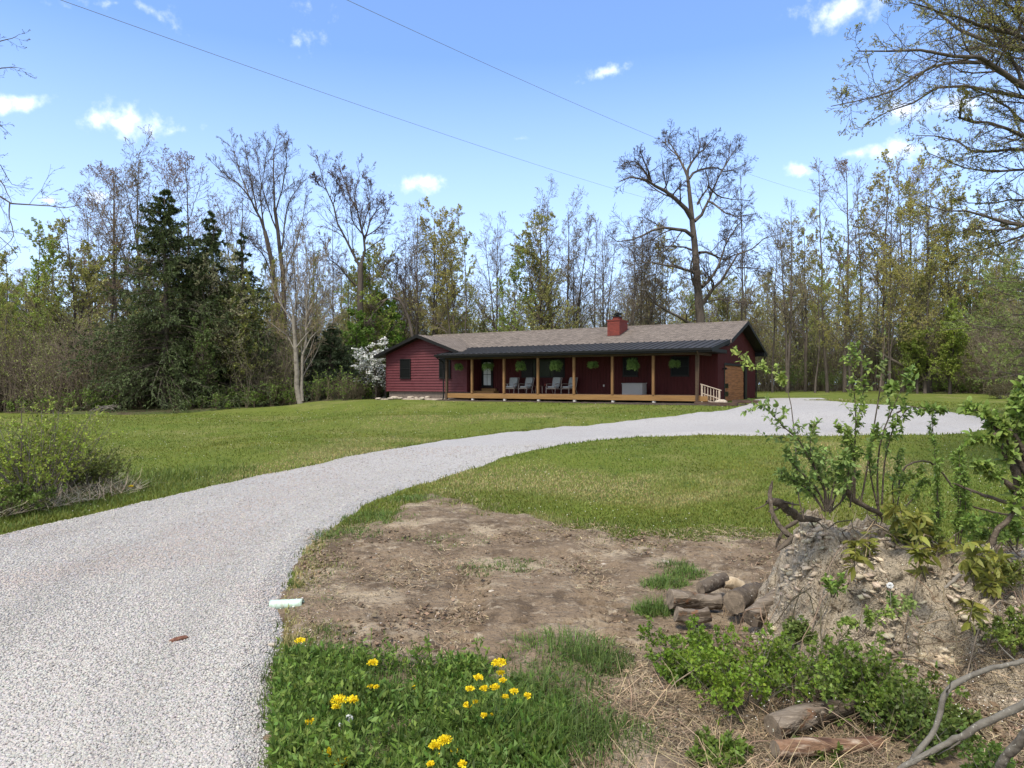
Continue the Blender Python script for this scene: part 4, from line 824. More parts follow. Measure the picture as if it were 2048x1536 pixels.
# trees one can tell apart along the skyline: (image x, image y of the top, distance, prototype)
sky_trees = [(60,470,52,5),(25,500,49,7),(150,455,54,6),(105,480,58,8-1),(215,330,58,1),(240,350,62,1),(300,325,60,2),(375,310,61,1),(345,330,70,1),(180,400,60,1),(280,470,56,7),(440,440,64,3),(470,380,66,0),(660,430,62,3),(600,430,66,3),(745,520,58,5),(730,560,60,6),
    (830,425,62,0),(870,430,64,4),(905,440,60,4),(935,470,58,7),(800,470,66,2),(985,445,66,0),(1010,470,72,3),(1040,520,62,5),(1075,440,62,6),(1110,405,64,2),(1140,420,68,2),(1190,440,66,3),(1215,460,70,0),(1255,470,62,2),(1290,430,64,2),(1320,480,72,4),
    (1480,335,62,3),(1500,450,70,3),(1545,450,68,3),(1575,420,66,0),(1610,450,74,4),(1655,330,66,3),(1690,320,70,1),(1722,345,74,3),(1765,350,72,4),(1805,310,68,3),(1830,330,72,1),(1860,350,64,4),(1630,520,64,7),(1700,540,62,4),(1780,510,60,4),(1850,500,60,6),(1900,430,64,4),(1940,450,66,4),(1985,470,62,7),(1450,560,70,6),(1380,600,76,5),(770,560,70,5),(690,540,68,7),(540,520,68,7)]
for (px, py, Y, pi) in sky_trees:
    x = (px-CX)/F*Y; z0 = float(hgt(x, Y)); H = (HY-py)/F*Y-z0; s = H/(protos[pi][3]*1.0)
    forest_tree(pi, x, Y, s); placed.append((x, Y))
# the rest of the wood behind them
k = 0
while k < 205:
    Y = fr.uniform(50, 112); x = fr.uniform(-.86, .86)*Y
    if sd_forest(np.array([x]), np.array([Y]))[0] > -.8: continue
    if abs(x-6) < 12 and Y < 62: continue
    px = CX+F*x/Y
    if abs(px-1395) < 190 and Y < 66: continue
    if abs(px-350) < 160 and Y < 53: continue
    if any((x-a)**2+(Y-b)**2 < (2.2 if Y < 70 else 3.0) for a, b in placed): continue
    topy = (fr.uniform(545, 640) if abs(px-1395) < 190 else fr.uniform(545, 640) if 780 < px < 1210 else fr.uniform(480, 610))
    if px < 520: pi = fr.choice([1, 2, 5, 6, 7, 8, 9, 9], p=[.1, .1, .12, .18, .12, .12, .13, .13])
    else: pi = fr.choice([0, 1, 2, 3, 4, 5, 6, 7, 8, 9], p=[.12, .07, .13, .2, .12, .05, .08, .07, .08, .08])
    H = (HY-topy)/F*Y-float(hgt(x, Y)); base = protos[pi][3]
    if pi in (8, 9): H = fr.uniform(5, 9)
    forest_tree(int(pi), x, Y, H/base); placed.append((x, Y)); k += 1
# undergrowth: far brush that reads as one mass
def brush(seed, n, xr, yr, hh, leafc, leafn, twc, sdmax=-.3, lsz=.10, cond=None, per=26):
    rg = np.random.default_rng(seed); Y = rg.uniform(*yr, n*6); x = rg.uniform(*xr, n*6)*Y; k = sd_forest(x, Y) < sdmax
    if cond is not None: k &= cond(x, Y)
    x, Y = x[k][:n], Y[k][:n]; n = len(x); z = hgt(x, Y); H = hh[0]+(hh[1]-hh[0])*np.clip(rg.uniform(0, 1, n)**1.6*.75+.5*fbm(x*.12, Y*.2, o=3, seed=seed+7)+.12, 0, 1.2)
    B = n*4; P = np.zeros((B, 5, 3)); bx = np.repeat(x, 4); by = np.repeat(Y, 4); bz = np.repeat(z, 4); bh = np.repeat(H, 4)*rg.uniform(.6, 1, B)
    a = rg.uniform(0, 6.28, B); ln = rg.uniform(.05, .45, B)
    for j in range(5):
        t = j/4; P[:, j] = np.stack([bx+np.cos(a)*ln*bh*t+rg.normal(size=B)*.05*bh, by+np.sin(a)*ln*bh*t, bz+bh*t], -1)
    R = np.full((B, 5), .03)*(1-.7*np.linspace(0, 1, 5))[None]
    out = [(*tubes(P, R, 3), twc, 0)]
    Q, RR = spawn(rg, P, R, per//4, t=(.1, 1), ang=(25, 65), ln=(.25, .6), N=4, up=.06, wig=.2, rr=.6, rmin=.011); c = np.repeat(rg.uniform(.6, 1.5, len(Q)), 12)[:, None]*np.array(twc)[None]
    out.append((*tubes(Q, RR, 3), c, 0))
    Q2, R2 = spawn(rg, Q, RR, 2, t=(.2, 1), ang=(25, 65), ln=(.4, .8), N=3, up=.03, wig=.2, rr=.7, rmin=.009); out.append((*tubes(Q2, R2, 3), np.repeat(rg.uniform(.6, 1.5, len(Q2)), 9)[:, None]*np.array(twc)[None], 0))
    if leafn:
        q, tg = along(rg, Q2, leafn, .1, 1); cl = fbm(q[:, 0]*.35, q[:, 1]*.35, q[:, 2]*.5, o=3, seed=seed); kk = cl+rg.uniform(-.35, .35, len(q)) > -.1; q, tg, cl = q[kk], tg[kk], cl[kk]
        sz = lsz*rg.uniform(.6, 1.4, len(q)); V, Fc = leaves(rg, q, tg+rg.normal(size=q.shape), sz, sz*.7); c = np.repeat(np.array(leafc)[None]*(1+.5*cl[:, None])*rg.uniform(.7, 1.3, (len(q), 1)), 4, 0); out.append((V, Fc, np.clip(c, .004, 1), 1))
    V, Fc, C, M = merge(out); return mk('undergrowth', V, Fc, [TWIG, LEAF], col=C, midx=M)
def nospr(x, y):
    px = CX+F*x/y; return ~((y < 51) & (np.abs(px-345) < 125)) & ~((y < 54) & (px > 590) & (px < 800))
tag(brush(201, 2800, (-.86, .86), (47, 80), (2.5, 8), (.25, .29, .075), 5, (.18, .15, .11), cond=nospr), 'tangled brown and green undergrowth along the edge of the woods', 'undergrowth', kind='stuff')
tag(brush(202, 2300, (-.86, .86), (76, 112), (5, 14.5), (.26, .28, .085), 3, (.16, .135, .10), lsz=.24, per=20), 'far mass of brown and green woodland closing the view', 'woodland', kind='stuff')
tag(brush(203, 900, (-.86, .86), (45, 73), (.6, 2.0), (.15, .23, .04), 6, (.13, .11, .07), sdmax=.3, cond=lambda x, y: sd_forest(x, y) > -3), 'low green weeds and briars where the lawn meets the woods', 'undergrowth', kind='stuff')
tag(brush(204, 420, (-.80, -.38), (46, 60), (3, 7.5), (.22, .25, .07), 4, (.17, .135, .105), cond=nospr), 'dense greyish brown brush below the trees at the left', 'undergrowth', kind='stuff')
# --- trees laid out limb by limb after the photograph
def limbs(spec, Y0, conv, r0, seed, n=9, kr=.72):
    """spec: list of (points, radius start, radius end, depth drift)"""
    rg = np.random.default_rng(seed); P = []; R = []
    for pts, ra, rb, dr in spec:
        q = curve([conv(*p) for p in pts], n); t = np.linspace(0, 1, n)
        Y = Y0+dr*t*1.0; w = np.stack([(q[:, 0]-CX)/F*Y, Y, (HY-q[:, 1])/F*Y], -1)
        w[1:-1] += rg.normal(size=(n-2, 3))*min(ra, .2)*(.1 if pts is spec[0][0] else .25)
        P.append(w); k = 1 if not P[1:] else kr; R.append((ra+(rb-ra)*t**.8)*k)
    return np.array(P), np.array(R)
def hero(name, label, spec, Y0, conv, seed, levels, leaf, tw, bark=BARK, rmin=.012, k0=None, leafmat=LEAF):
    P, R = limbs(spec, Y0, conv, 0, seed, kr=k0 or .72); base = P[0, 0].copy(); base[2] = float(hgt(base[0], base[1]))-.15
    rg = np.random.default_rng(seed); T = P-base
    W = [tubes(T[:1], R[:1], 12)]+[tubes(T[1:], R[1:], 7)]; crown = []; Q, RR = T[1:], R[1:]
    for i, l in enumerate(levels):
        Q, RR = spawn(rg, Q, RR, l[0], t=l[1], ang=l[2], ln=l[3], N=l[4], up=l[5], wig=l[6], rr=l[7], rmin=rmin)
        if i == 0: W.append(tubes(Q, RR, 4))
        else: crown.append((*tubes(Q, RR, 3), tw, 0))
    if leaf:
        q, tg = along(rg, Q, leaf[0], .2, 1); sz = leaf[1]*rg.uniform(.6, 1.3, len(q)); V, Fc = leaves(rg, q, norm(tg+rg.normal(size=q.shape)*.8), sz, sz*.5)
        crown.append((V, Fc, jit(rg, leaf[2], len(q), .35), 1))
    return put_tree(name, label, 'tree', merge(W), merge(crown), loc=tuple(base), bark=bark, leaf=leafmat)
c5 = lambda x, y: (1180+x*.2734, 240+y*.2734)
oak = [([(812,1640),(808,1480),(795,1300),(778,1100),(766,900),(755,760),(740,640),(722,500),(712,400)], .46, .13, 0),
 ([(745,720),(690,640),(600,560),(520,500),(450,450),(380,430),(300,420),(215,450)], .22, .03, -4), ([(450,450),(400,380),(350,320),(300,300),(225,335)], .10, .02, -3), ([(440,430),(420,350),(385,280),(365,200)], .10, .02, -3),
 ([(712,410),(680,330),(640,260),(600,200),(570,140),(620,60)], .12, .02, 2), ([(712,400),(740,320),(790,240),(800,180),(790,70)], .12, .02, 0), ([(790,240),(830,220),(870,170),(925,90)], .07, .02, 1), ([(640,260),(560,180),(555,80)], .06, .015, 1),
 ([(725,430),(770,380),(850,355),(930,350),(1000,380),(1080,350),(1150,320)], .11, .02, 3), ([(765,740),(820,680),(860,600),(900,500),(950,400),(1000,300),(1030,150)], .15, .02, 3), ([(785,620),(830,540),(870,470),(850,370),(870,240)], .09, .02, -1),
 ([(950,400),(1020,280),(1060,220),(1095,170)], .06, .015, 3), ([(860,590),(930,630),(1000,680),(1060,700),(1130,700),(1230,680)], .09, .02, -3), ([(870,490),(930,550),(1000,575),(1080,580),(1170,590)], .08, .02, 2),
 ([(765,860),(700,810),(620,790),(540,785),(460,810),(380,850),(300,875),(200,885),(130,840)], .17, .02, -5), ([(770,1125),(720,1100),(640,1080),(540,1055),(440,1045),(330,1050),(250,1090)], .13, .02, -4), ([(765,960),(700,930),(600,925),(520,940),(430,1010)], .09, .02, 4),
 ([(820,1220),(880,1170),(920,1100),(960,1010),(1000,900),(1060,790),(1120,730)], .15, .02, 2), ([(825,1345),(870,1290),(900,1240),(960,1180),(1010,1100),(1080,990),(1180,940),(1280,870),(1410,830)], .17, .02, -3), ([(905,1240),(895,1180),(860,1120),(850,1010)], .09, .02, -3),
 ([(800,970),(870,970),(930,1000),(990,1030),(1040,990),(1130,960),(1220,930)], .12, .02, 4), ([(770,1500),(720,1480),(640,1440),(540,1380),(450,1320),(420,1250),(350,1235),(250,1230)], .15, .02, -5), ([(780,1240),(750,1180),(735,1080),(760,980)], .10, .05, -2),
 ([(1000,900),(1010,840),(1100,690)], .06, .015, 2), ([(600,560),(640,500),(700,450)], .07, .015, -2), ([(540,520),(570,440),(600,300)], .07, .015, -4), ([(1080,1080),(1200,1085),(1330,1100)], .06, .015, -3), ([(835,1340),(950,1310),(1060,1330),(1180,1350)], .06, .015, -2)]
HL = [(11, (.15, .99), (28, 65), (.26, .52), 8, .04, .15, .42), (8, (.12, 1), (28, 60), (.35, .65), 5, .02, .2, .55), (6, (.15, 1), (25, 55), (.4, .75), 4, .02, .22, .8)]
hero('oak_tree', 'huge spreading leafless oak rising behind the garage end of the roof', oak, 60, c5, 301, HL, (1, .035, (.16, .14, .07)), (.07, .056, .05), k0=1.1)
c4 = lambda x, y: (400+x*.3906, 240+y*.3906)
HT = [(13, (.08, .99), (20, 52), (.24, .46), 7, .08, .13, .42), (7, (.12, 1), (22, 50), (.35, .65), 5, .05, .16, .55), (5, (.15, 1), (22, 50), (.4, .75), 4, .04, .2, .8)]
hero('bare_tree', 'tall bare tree with two near parallel leaders between spruces and dogwood', [([(415,1480),(410,1250),(400,1000),(385,860),(362,700),(332,570)], .30, .17, 0), ([(332,570),(292,470),(255,400),(200,330),(120,270),(50,205)], .17, .02, -3), ([(292,470),(270,350),(250,230),(225,110)], .11, .02, 1), ([(255,400),(200,250),(160,95)], .09, .02, 2), ([(330,560),(310,400),(330,250),(345,120)], .10, .02, -2), ([(385,860),(330,700),(260,620),(190,480)], .09, .02, -3), ([(360,700),(300,640),(220,540)], .07, .02, 2)], 60, c4, 302, HT, (1, .07, (.17, .13, .09)), (.11, .09, .08))
hero('bare_tree', 'tall straight bare tree just right of the twin leader tree', [([(437,1480),(436,1250),(433,1050),(425,800),(405,620),(382,450)], .28, .14, 0), ([(382,450),(375,300),(382,150),(400,85)], .14, .02, 1), ([(392,560),(340,420),(300,250),(290,100)], .10, .02, -2), ([(420,660),(440,480),(480,380),(545,300)], .11, .02, 2), ([(385,480),(425,330),(445,200),(430,100)], .10, .02, -2), ([(425,800),(490,640),(530,480),(540,380)], .10, .02, 3), ([(430,900),(470,780),(500,600)], .08, .02, -2)], 61, c4, 303, HT, (1, .07, (.17, .13, .09)), (.11, .09, .08))
hero('bare_tree', 'forked bare tree with gnarled limbs and reddish buds above the dogwood', [([(822,1450),(822,1150),(820,900),(822,800),(826,740)], .30, .22, 0), ([(826,740),(842,640),(830,560),(800,460),(792,380),(815,300),(800,210)], .17, .02, 1), ([(822,760),(770,660),(720,560),(680,440),(650,360),(620,270),(600,190)], .17, .02, -2), ([(842,620),(880,500),(930,440),(975,405)], .10, .02, 2), ([(800,850),(740,780),(690,730),(650,690),(640,600)], .12, .02, -3), ([(800,460),(745,330),(705,215)], .09, .02, 1), ([(828,580),(780,520),(770,430),(745,300)], .09, .02, -2), ([(842,600),(900,560),(940,520),(950,440)], .08, .02, 3), ([(680,440),(700,350),(690,260)], .06, .02, -2), ([(650,360),(600,320),(580,280)], .05, .02, -2), ([(830,560),(870,420),(850,300)], .08, .02, 0)], 58, c4, 304, HT, (2, .08, (.15, .10, .075)), (.10, .075, .065))
hero('dead_tree', 'dark crooked dead tree leaning over the house wing', [([(1100,1200),(1070,1020),(1020,920),(960,915),(900,950)], .14, .05, 0), ([(1030,930),(990,860),(940,800),(930,760),(1000,690),(1030,620)], .10, .02, 1), ([(1060,1000),(1040,860),(1060,780),(1110,790)], .08, .02, -2), ([(990,860),(1010,780),(1000,700)], .06, .02, -1), ([(960,915),(880,1000),(860,1050)], .06, .02, -1)], 57, c4, 305, HT, (1, .06, (.14, .10, .07)), (.06, .045, .045))
PT = [(10, (.2, 1), (18, 45), (.25, .45), 6, .10, .10, .5), (6, (.1, 1), (20, 45), (.35, .6), 5, .08, .14, .65), (4, (.1, 1), (20, 45), (.4, .7), 4, .06, .16, .8)]
hero('budding_tree', 'pale grey twin trunked tree with fine upright twigs at the lawn edge', [([(518,1470),(500,1380),(494,1280),(490,1180),(482,1090),(478,1000)], .21, .11, 0), ([(524,1440),(522,1330),(524,1200),(545,1080),(545,950),(535,820)], .18, .06, .6), ([(478,1000),(460,900),(440,800),(450,640)], .09, .02, -1), ([(480,1050),(420,950),(380,870),(360,760)], .08, .02, 1), ([(490,1170),(560,1080),(640,1000),(720,900)], .09, .02, -1.5), ([(524,1200),(580,1100),(650,1060),(700,1030)], .07, .02, 1), ([(545,1000),(600,880),(640,760),(650,640)], .08, .02, 1), ([(545,950),(560,800),(540,640),(530,540)], .08, .02, -1), ([(478,1000),(500,860),(500,700),(490,560)], .08, .02, 1.5), ([(540,1080),(600,960),(700,820)], .07, .02, 2), ([(490,1190),(450,1110),(400,1070),(350,1030)], .06, .02, .5)], 47.5, c4, 306, PT, (2, .07, (.33, .27, .12)), (.20, .155, .11), bark=BARKP, rmin=.009)
# --- conifers
def conifer(name, label, px, ytop, Y, rbase, seed, c, droop=.35, dens=1.0, lo=.08, xoff=0, gaps=.0, leafs=(.22, .055), tiers=46):
    rg = np.random.default_rng(seed); x = (px-CX)/F*Y; z0 = float(hgt(x, Y)); H = (HY-ytop)/F*Y-z0
    tr = np.array([[(rg.normal()*.05, rg.normal()*.05, H*t) for t in np.linspace(0, 1, 10)]]); TR = (.28*(1-.93*np.linspace(0, 1, 10)))[None]
    nb = int(tiers*6*dens); uu = rg.uniform(0, 1, nb); t = lo+(1-lo)*np.where(rg.uniform(0, 1, nb) < .65, 1-np.sqrt(1-uu), uu); a = rg.uniform(0, 6.28, nb)
    t = np.clip((np.round(t*tiers*.62)+rg.normal(size=nb)*.16)/(tiers*.62), lo*.5, .995); prof = (1-t)**.88*(1+.22*np.sin(a*2+t*21)+.2*rg.normal(size=nb)); L = np.clip(rbase*1.12*prof, .18, None); L = L*np.where(t < .25, .75+t, 1)
    M = 8; P = np.zeros((nb, M, 3)); d = np.stack([np.cos(a), np.sin(a), np.full(nb, -.12)+.55*t], -1); p = np.stack([0*a, 0*a, t*H], -1)
    for j in range(M):
        P[:, j] = p; p = p+norm(d)*(L/(M-1))[:, None]; d = d+np.array([0, 0, -.10*droop*3]) if j < 4 else d+np.array([0, 0, .16])
    R = np.full((nb, M), .035)*(1-.8*np.linspace(0, 1, M))[None]
    W = [tubes(tr, TR, 9), tubes(P, R, 3)]
    # side branchlets carrying needles
    Q, RR = spawn(rg, P, R, 15, t=(.12, 1), ang=(30, 65), ln=(.15, .30), N=4, up=-.22*droop*2, wig=.08, rr=.6, rmin=.008)
    q, tg = along(rg, Q, int(13*dens), .05, 1); n = len(q); d2 = norm(tg+np.array([0, 0, -.7*droop])+rg.normal(size=q.shape)*.35)
    V, Fc = leaves(rg, q, d2, leafs[0]*rg.uniform(.6, 1.2, n), leafs[1])
    q3, t3 = along(rg, P, 20, .4, 1); d3 = norm(t3+rg.normal(size=q3.shape)*.5); V3, F3 = leaves(rg, q3, d3, leafs[0], leafs[1])
    lum = np.repeat(rg.uniform(.6, 1.5, nb*15), int(13*dens))[:, None]; cc = np.repeat(np.array(c)[None]*lum*rg.uniform(.8, 1.2, (n, 1)), 4, 0)
    K = merge([(*tubes(Q, RR, 3), (.06, .05, .04), 0), (V, Fc, cc, 1), (V3, F3, jit(rg, c, len(q3), .4), 1)])
    return put_tree(name, label, 'tree', merge(W), K, loc=(x+xoff, Y, z0-.1), leaf=NEEDLE)
SPR = (.062, .085, .028)
conifer('spruce_tree', 'tallest dark green spruce with drooping boughs at the left wood edge', 330, 375, 48, 6.0, 401, SPR, dens=1.3)
conifer('spruce_tree', 'second dark spruce just right of the tallest spruce', 425, 420, 50, 4.5, 402, SPR, dens=1.15)
conifer('spruce_tree', 'third shorter spruce half hidden right of the other two', 486, 465, 54, 2.9, 403, SPR, dens=.9)
conifer('pine_tree', 'dark low evergreen beside the white dogwood', 664, 645, 52.5, 3.0, 404, (.04, .058, .026), lo=.02, dens=.9)
conifer('pine_tree', 'small young pine left of the dark low evergreen', 625, 660, 52, 1.7, 405, (.04, .05, .028), lo=.1, dens=.6)
conifer('pine_tree', 'dark small pine standing behind the big bare oak', 1300, 600, 75, 3, 406, (.035, .05, .02), dens=.6)
# --- dogwood in white bloom: layered horizontal sprays
def dogwood():
    rg = np.random.default_rng(411); Y = 52; x = (752-CX)/F*Y; z0 = float(hgt(x, Y)); H = (HY-664)/F*Y-z0
    P, R = trunkline(rg, H*.9, .09, forks=3, spread=.5); W = [tubes(P, R, 6)]
    Q, RR = spawn(rg, P, R, 15, t=(.2, .98), ang=(60, 88), ln=(.40, .66), N=6, up=-.02, wig=.06, rr=.5, rmin=.01); Q2, R2 = spawn(rg, Q, RR, 11, t=(.15, 1), ang=(30, 70), ln=(.25, .5), N=4, up=0, wig=.12, rr=.6, rmin=.008)
    q, tg = along(rg, Q2, 5, .1, 1); n = len(q); d = np.stack([rg.normal(size=n), rg.normal(size=n), rg.uniform(-.1, .25, n)], -1); V, Fc = leaves(rg, q+np.array([0, 0, .03]), d, rg.uniform(.11, .17, n), rg.uniform(.10, .15, n))
    q2, t2 = along(rg, Q2, 3, .1, 1); V2, F2 = leaves(rg, q2-np.array([0, 0, .05]), t2, .09, .05)
    K = merge([(*tubes(Q, RR, 3), (.10, .085, .075), 0), (*tubes(Q2, R2, 3), (.10, .085, .075), 0), (V, Fc, jit(rg, (.74, .74, .70), n, .1, .03), 1), (V2, F2, jit(rg, (.13, .19, .05), len(q2)), 1)])
    return put_tree('dogwood_tree', 'dogwood covered in white blossom beside the house wing', 'tree', merge(W), K, loc=(x, Y, z0-.05), leaf=PETAL)
dogwood()
# whitish blossoming tree and green tree in front of the spruces
def small_tree(name, label, px, ytop, Y, r, seed, leaf, forks=3, tw=gt, bark=BARK, lv=FULL, spread=.35, rmin=.01, pybase=None):
    rg = np.random.default_rng(seed); x = (px-CX)/F*Y; z0 = float(hgt(x, Y)); H = (HY-ytop)/F*Y-z0; P, R = trunkline(rg, H, r, forks=forks, spread=spread)
    W, K = tree_mesh(rg, P, R, dict(levels=lv, leaf=leaf, twigc=tw, rmin=rmin)); return put_tree(name, label, 'tree', W, K, loc=(x, Y, z0-.1), bark=bark)
small_tree('blossoming_tree', 'creamy budding tree standing in front of the second spruce', 447, 500, 49.5, .10, 421, (5, .10, (.42, .42, .24), 0), tw=(.15, .12, .09))
small_tree('leafing_tree', 'fresh yellow green tree right in front of the third spruce', 478, 545, 49.5, .10, 422, (5, .11, (.24, .26, .06), 0))
small_tree('leafing_tree', 'small thin green tree below the spruces at the lawn edge', 405, 640, 46.5, .08, 423, (3, .10, (.10, .15, .035), 0), tw=(.12, .09, .07))
small_tree('leafing_tree', 'bright green rounded tree between dogwood and wing roof', 770, 590, 60, .12, 424, (8, .15, (.14, .25, .035), 0), forks=2)
small_tree('leafing_tree', 'bright green tree crown behind the dogwood top', 715, 620, 57, .12, 425, (8, .14, (.13, .22, .035), 0), forks=3)
small_tree('leafing_tree', 'yellow green tree hanging over the lawn beyond the gravel', 1900, 610, 58, .12, 426, (6, .13, (.24, .30, .05), 0), forks=3)
small_tree('leafing_tree', 'low yellow green tree at the far end of the gravel', 1835, 640, 60, .10, 427, (6, .13, (.25, .31, .06), 0), forks=3)
hero('leaning_tree', 'dark leaning trunk slanting across the woods beyond the gravel', [([(1180,985),(1130,960),(1060,920),(990,880)], .17, .10, 0), ([(990,880),(940,850),(880,800),(830,770)], .10, .03, 1), ([(1060,920),(1040,860),(1060,780)], .06, .02, 1)], 60, lambda x, y: (1255+x*.5, 260+y*.5), 431, HT, (2, .09, YEL), (.10, .08, .07))
# bushes
def bush(name, label, x, y, H, W_, seed, c, nst=26, leafn=9, lsz=.07, tw=(.12, .10, .07), cat='bush', group=None, z=None, leafasp=.55, lv2=True, rs=.012, up=.06, lean=.5):
    rg = np.random.default_rng(seed); a = rg.uniform(0, 6.28, nst); e = rg.uniform(0, 1, nst)**.7; P = np.zeros((nst, 7, 3)); d = norm(np.stack([np.cos(a)*e*W_/H, np.sin(a)*e*W_/H, np.ones(nst)], -1)); p = np.stack([np.cos(a)*.12*W_*e, np.sin(a)*.12*W_*e, 0*a], -1); L = H*rg.uniform(.6, 1.05, nst)
    for j in range(7): P[:, j] = p; p = p+d*(L/6)[:, None]; d = norm(d+rg.normal(size=d.shape)*.09+np.stack([np.cos(a), np.sin(a), 0*a], -1)*.05*lean)
    R = np.full((nst, 7), rs)*(1-.7*np.linspace(0, 1, 7))[None]
    Q, RR = spawn(rg, P, R, 7, t=(.2, 1), ang=(25, 60), ln=(.22, .45), N=4, up=up, wig=.15, rr=.6, rmin=rs*.3); out = [(*tubes(Q, RR, 3), tw, 0)]
    if lv2: Q, RR = spawn(rg, Q, RR, 3, t=(.2, 1), ang=(25, 60), ln=(.4, .7), N=3, up=up/2, wig=.15, rr=.7, rmin=rs*.25); out.append((*tubes(Q, RR, 3), tw, 0))
    q, tg = along(rg, Q, leafn, .1, 1); sz = lsz*rg.uniform(.6, 1.3, len(q)); d = norm(tg*.6+rg.normal(size=q.shape)*.7+np.array([0, 0, -.15])); V, Fc = leaves(rg, q, d, sz, sz*leafasp, .15)
    cl = 1+.25*fbm(q[:, 0]*2/H, q[:, 1]*2/H, q[:, 2]*3/H, o=2, seed=seed); out.append((V, Fc, np.clip(np.repeat(np.array(c)[None]*cl[:, None]*rg.uniform(.7, 1.3, (len(q), 1))*rg.uniform(.9, 1.1, (len(q), 3)), 4, 0), .003, 1), 1))
    if z is None: z = float(hgt(x, y))
    o = empty(name, (x, y, z), label, cat, group); Wd = tubes(P, R, 5); mk('stems', Wd[0], Wd[1], BARKG, parent=o); K = merge(out); mk('foliage', K[0], K[1], [TWIG, LEAF], col=K[2], midx=K[3], parent=o); return o

# several of one kind in one corner of the wood: tell them apart by their order
_by = {}
for o in list(bpy.data.objects):
    if o.parent is None and o.get('group', '').endswith('in the woods'): _by.setdefault(o['label'], []).append(o)
ORD = ['leftmost', 'second', 'third', 'fourth', 'fifth', 'sixth', 'seventh', 'eighth', 'ninth', 'tenth', 'eleventh', 'twelfth']
for l_, os_ in _by.items():
    if len(os_) > 1:
        os_.sort(key=lambda q: q.location.x/q.location.y)
        for i_, q in enumerate(os_): q['label'] = ('rightmost ' if i_ == len(os_)-1 else 'leftmost ' if i_ == 0 else ORD[min(i_, 11)]+' from left, ')+l_
# ------------------------------------------------------------------ edge shrubs, the left thicket, overhead wires
p = G(480, 808); bush('shrub', 'bright green shrub at the wood edge below the second spruce', p[0]-.3, p[1]+1, 2.6, 2.2, 501, (.09, .16, .025), leafn=8, lsz=.10)
p = G(690, 798); bush('shrub', 'green shrub between the dark evergreen and the dogwood foot', p[0]+1.1, p[1]+1, 2.2, 1.8, 502, (.07, .13, .03), leafn=8, lsz=.10)
p = G(400, 815); bush('shrub', 'low leafy shrub at the wood edge below the tallest spruce', p[0]-1, p[1]+.8, 1.6, 1.8, 503, (.07, .12, .025), leafn=6, lsz=.09)
p = G(1550, 783); bush('shrub', 'loose green bush behind the garage corner', p[0]+1, p[1]-1, 3.4, 2.6, 504, (.12, .17, .04), leafn=6, lsz=.11)
p = G(1640, 783); bush('shrub', 'thin green bush at the woods edge beyond the gravel', p[0]+1, p[1]-1, 2.6, 2.2, 505, (.11, .16, .04), leafn=5, lsz=.11)
p = G(2010, 800); bush('shrub', 'brownish low shrub at the far right lawn edge', p[0]+.5, p[1]+1, 1.5, 1.8, 506, (.11, .10, .045), leafn=5, lsz=.08)
LS = [(75, 985, 2.0, 1.15, 'bright green leafy bush in the left thicket, its tallest crown', (.24, .31, .04), 13.5), (-15, 990, 1.5, 1.3, 'dense green bush at the left frame edge in the thicket', (.15, .21, .04), 14), (125, 975, 1.9, .9, 'light green upright bush behind the left thicket', (.26, .31, .06), 15), (175, 960, 1.1, 1.2, 'small low olive bush at the right end of the left thicket', (.18, .21, .05), 15.5), (30, 1000, .8, 1.2, 'low dark leaved bush at the front of the left thicket', (.14, .20, .04), 13)]
for i, (px, py, H, W_, lab, c, Y) in enumerate(LS):
    x = (px-CX)/F*Y; bush('bush', lab, x, Y, H, W_, 520+i, c, nst=34, leafn=8, lsz=.055, group=None, tw=(.16, .13, .09))
rg = np.random.default_rng(530)
# dry canes, vines and brush at the thicket foot
n = 5200; Y = rg.uniform(11.0, 16.5, n); x = rg.uniform(-.80, -.44, n)*Y; k = (sd_drive(x, Y) > .9) & (fbm(x*.8, Y*.8, o=2, seed=12) > -.05) & (x < -5.8); x, Y = x[k], Y[k]; n = len(x)
V, Fc, c = straw(rg, x, Y, top(x, Y)+.08, .5, .009, (.36, .31, .23), .8)
tag(mk('dry_canes', V, Fc, DRYM, col=c), 'dry grey canes tangled below the thicket at left', 'dry canes', kind='stuff')
b = MB(); p = G(188, 950); b.tube([(0, 0, 0), (-.1, 0, .35), (-.22, 0, .72)], [.012, .011, .008], 5); o = b.build('dry_cane', BARKP); o.location = tuple(p); tag(o, 'single pale dry cane leaning up from the verge at left', 'cane')
b = MB(); p = G(105, 835)
# bare sapling rising out of the thicket
P = np.array([[(0,0,0),(.03,0,.5),(0,0,1.0),(.02,0,1.5),(.0,0,2.1)]]); R = np.array([[.02,.017,.014,.01,.005]]); Q, RR = spawn(rg, P, R, 9, t=(.35, 1), ang=(30, 60), ln=(.2, .35), N=4, up=.1, wig=.1, rr=.5, rmin=.003)
M_ = merge([tubes(P, R, 5), tubes(Q, RR, 3)]); o = mk('bare_sapling', M_[0], M_[1], BARK, smooth=True); xs_ = (42-CX)/F*13.2; o.location = (xs_, 13.2, float(hgt(xs_, 13.2))); tag(o, 'dark leafless sapling standing up through the left thicket', 'sapling')
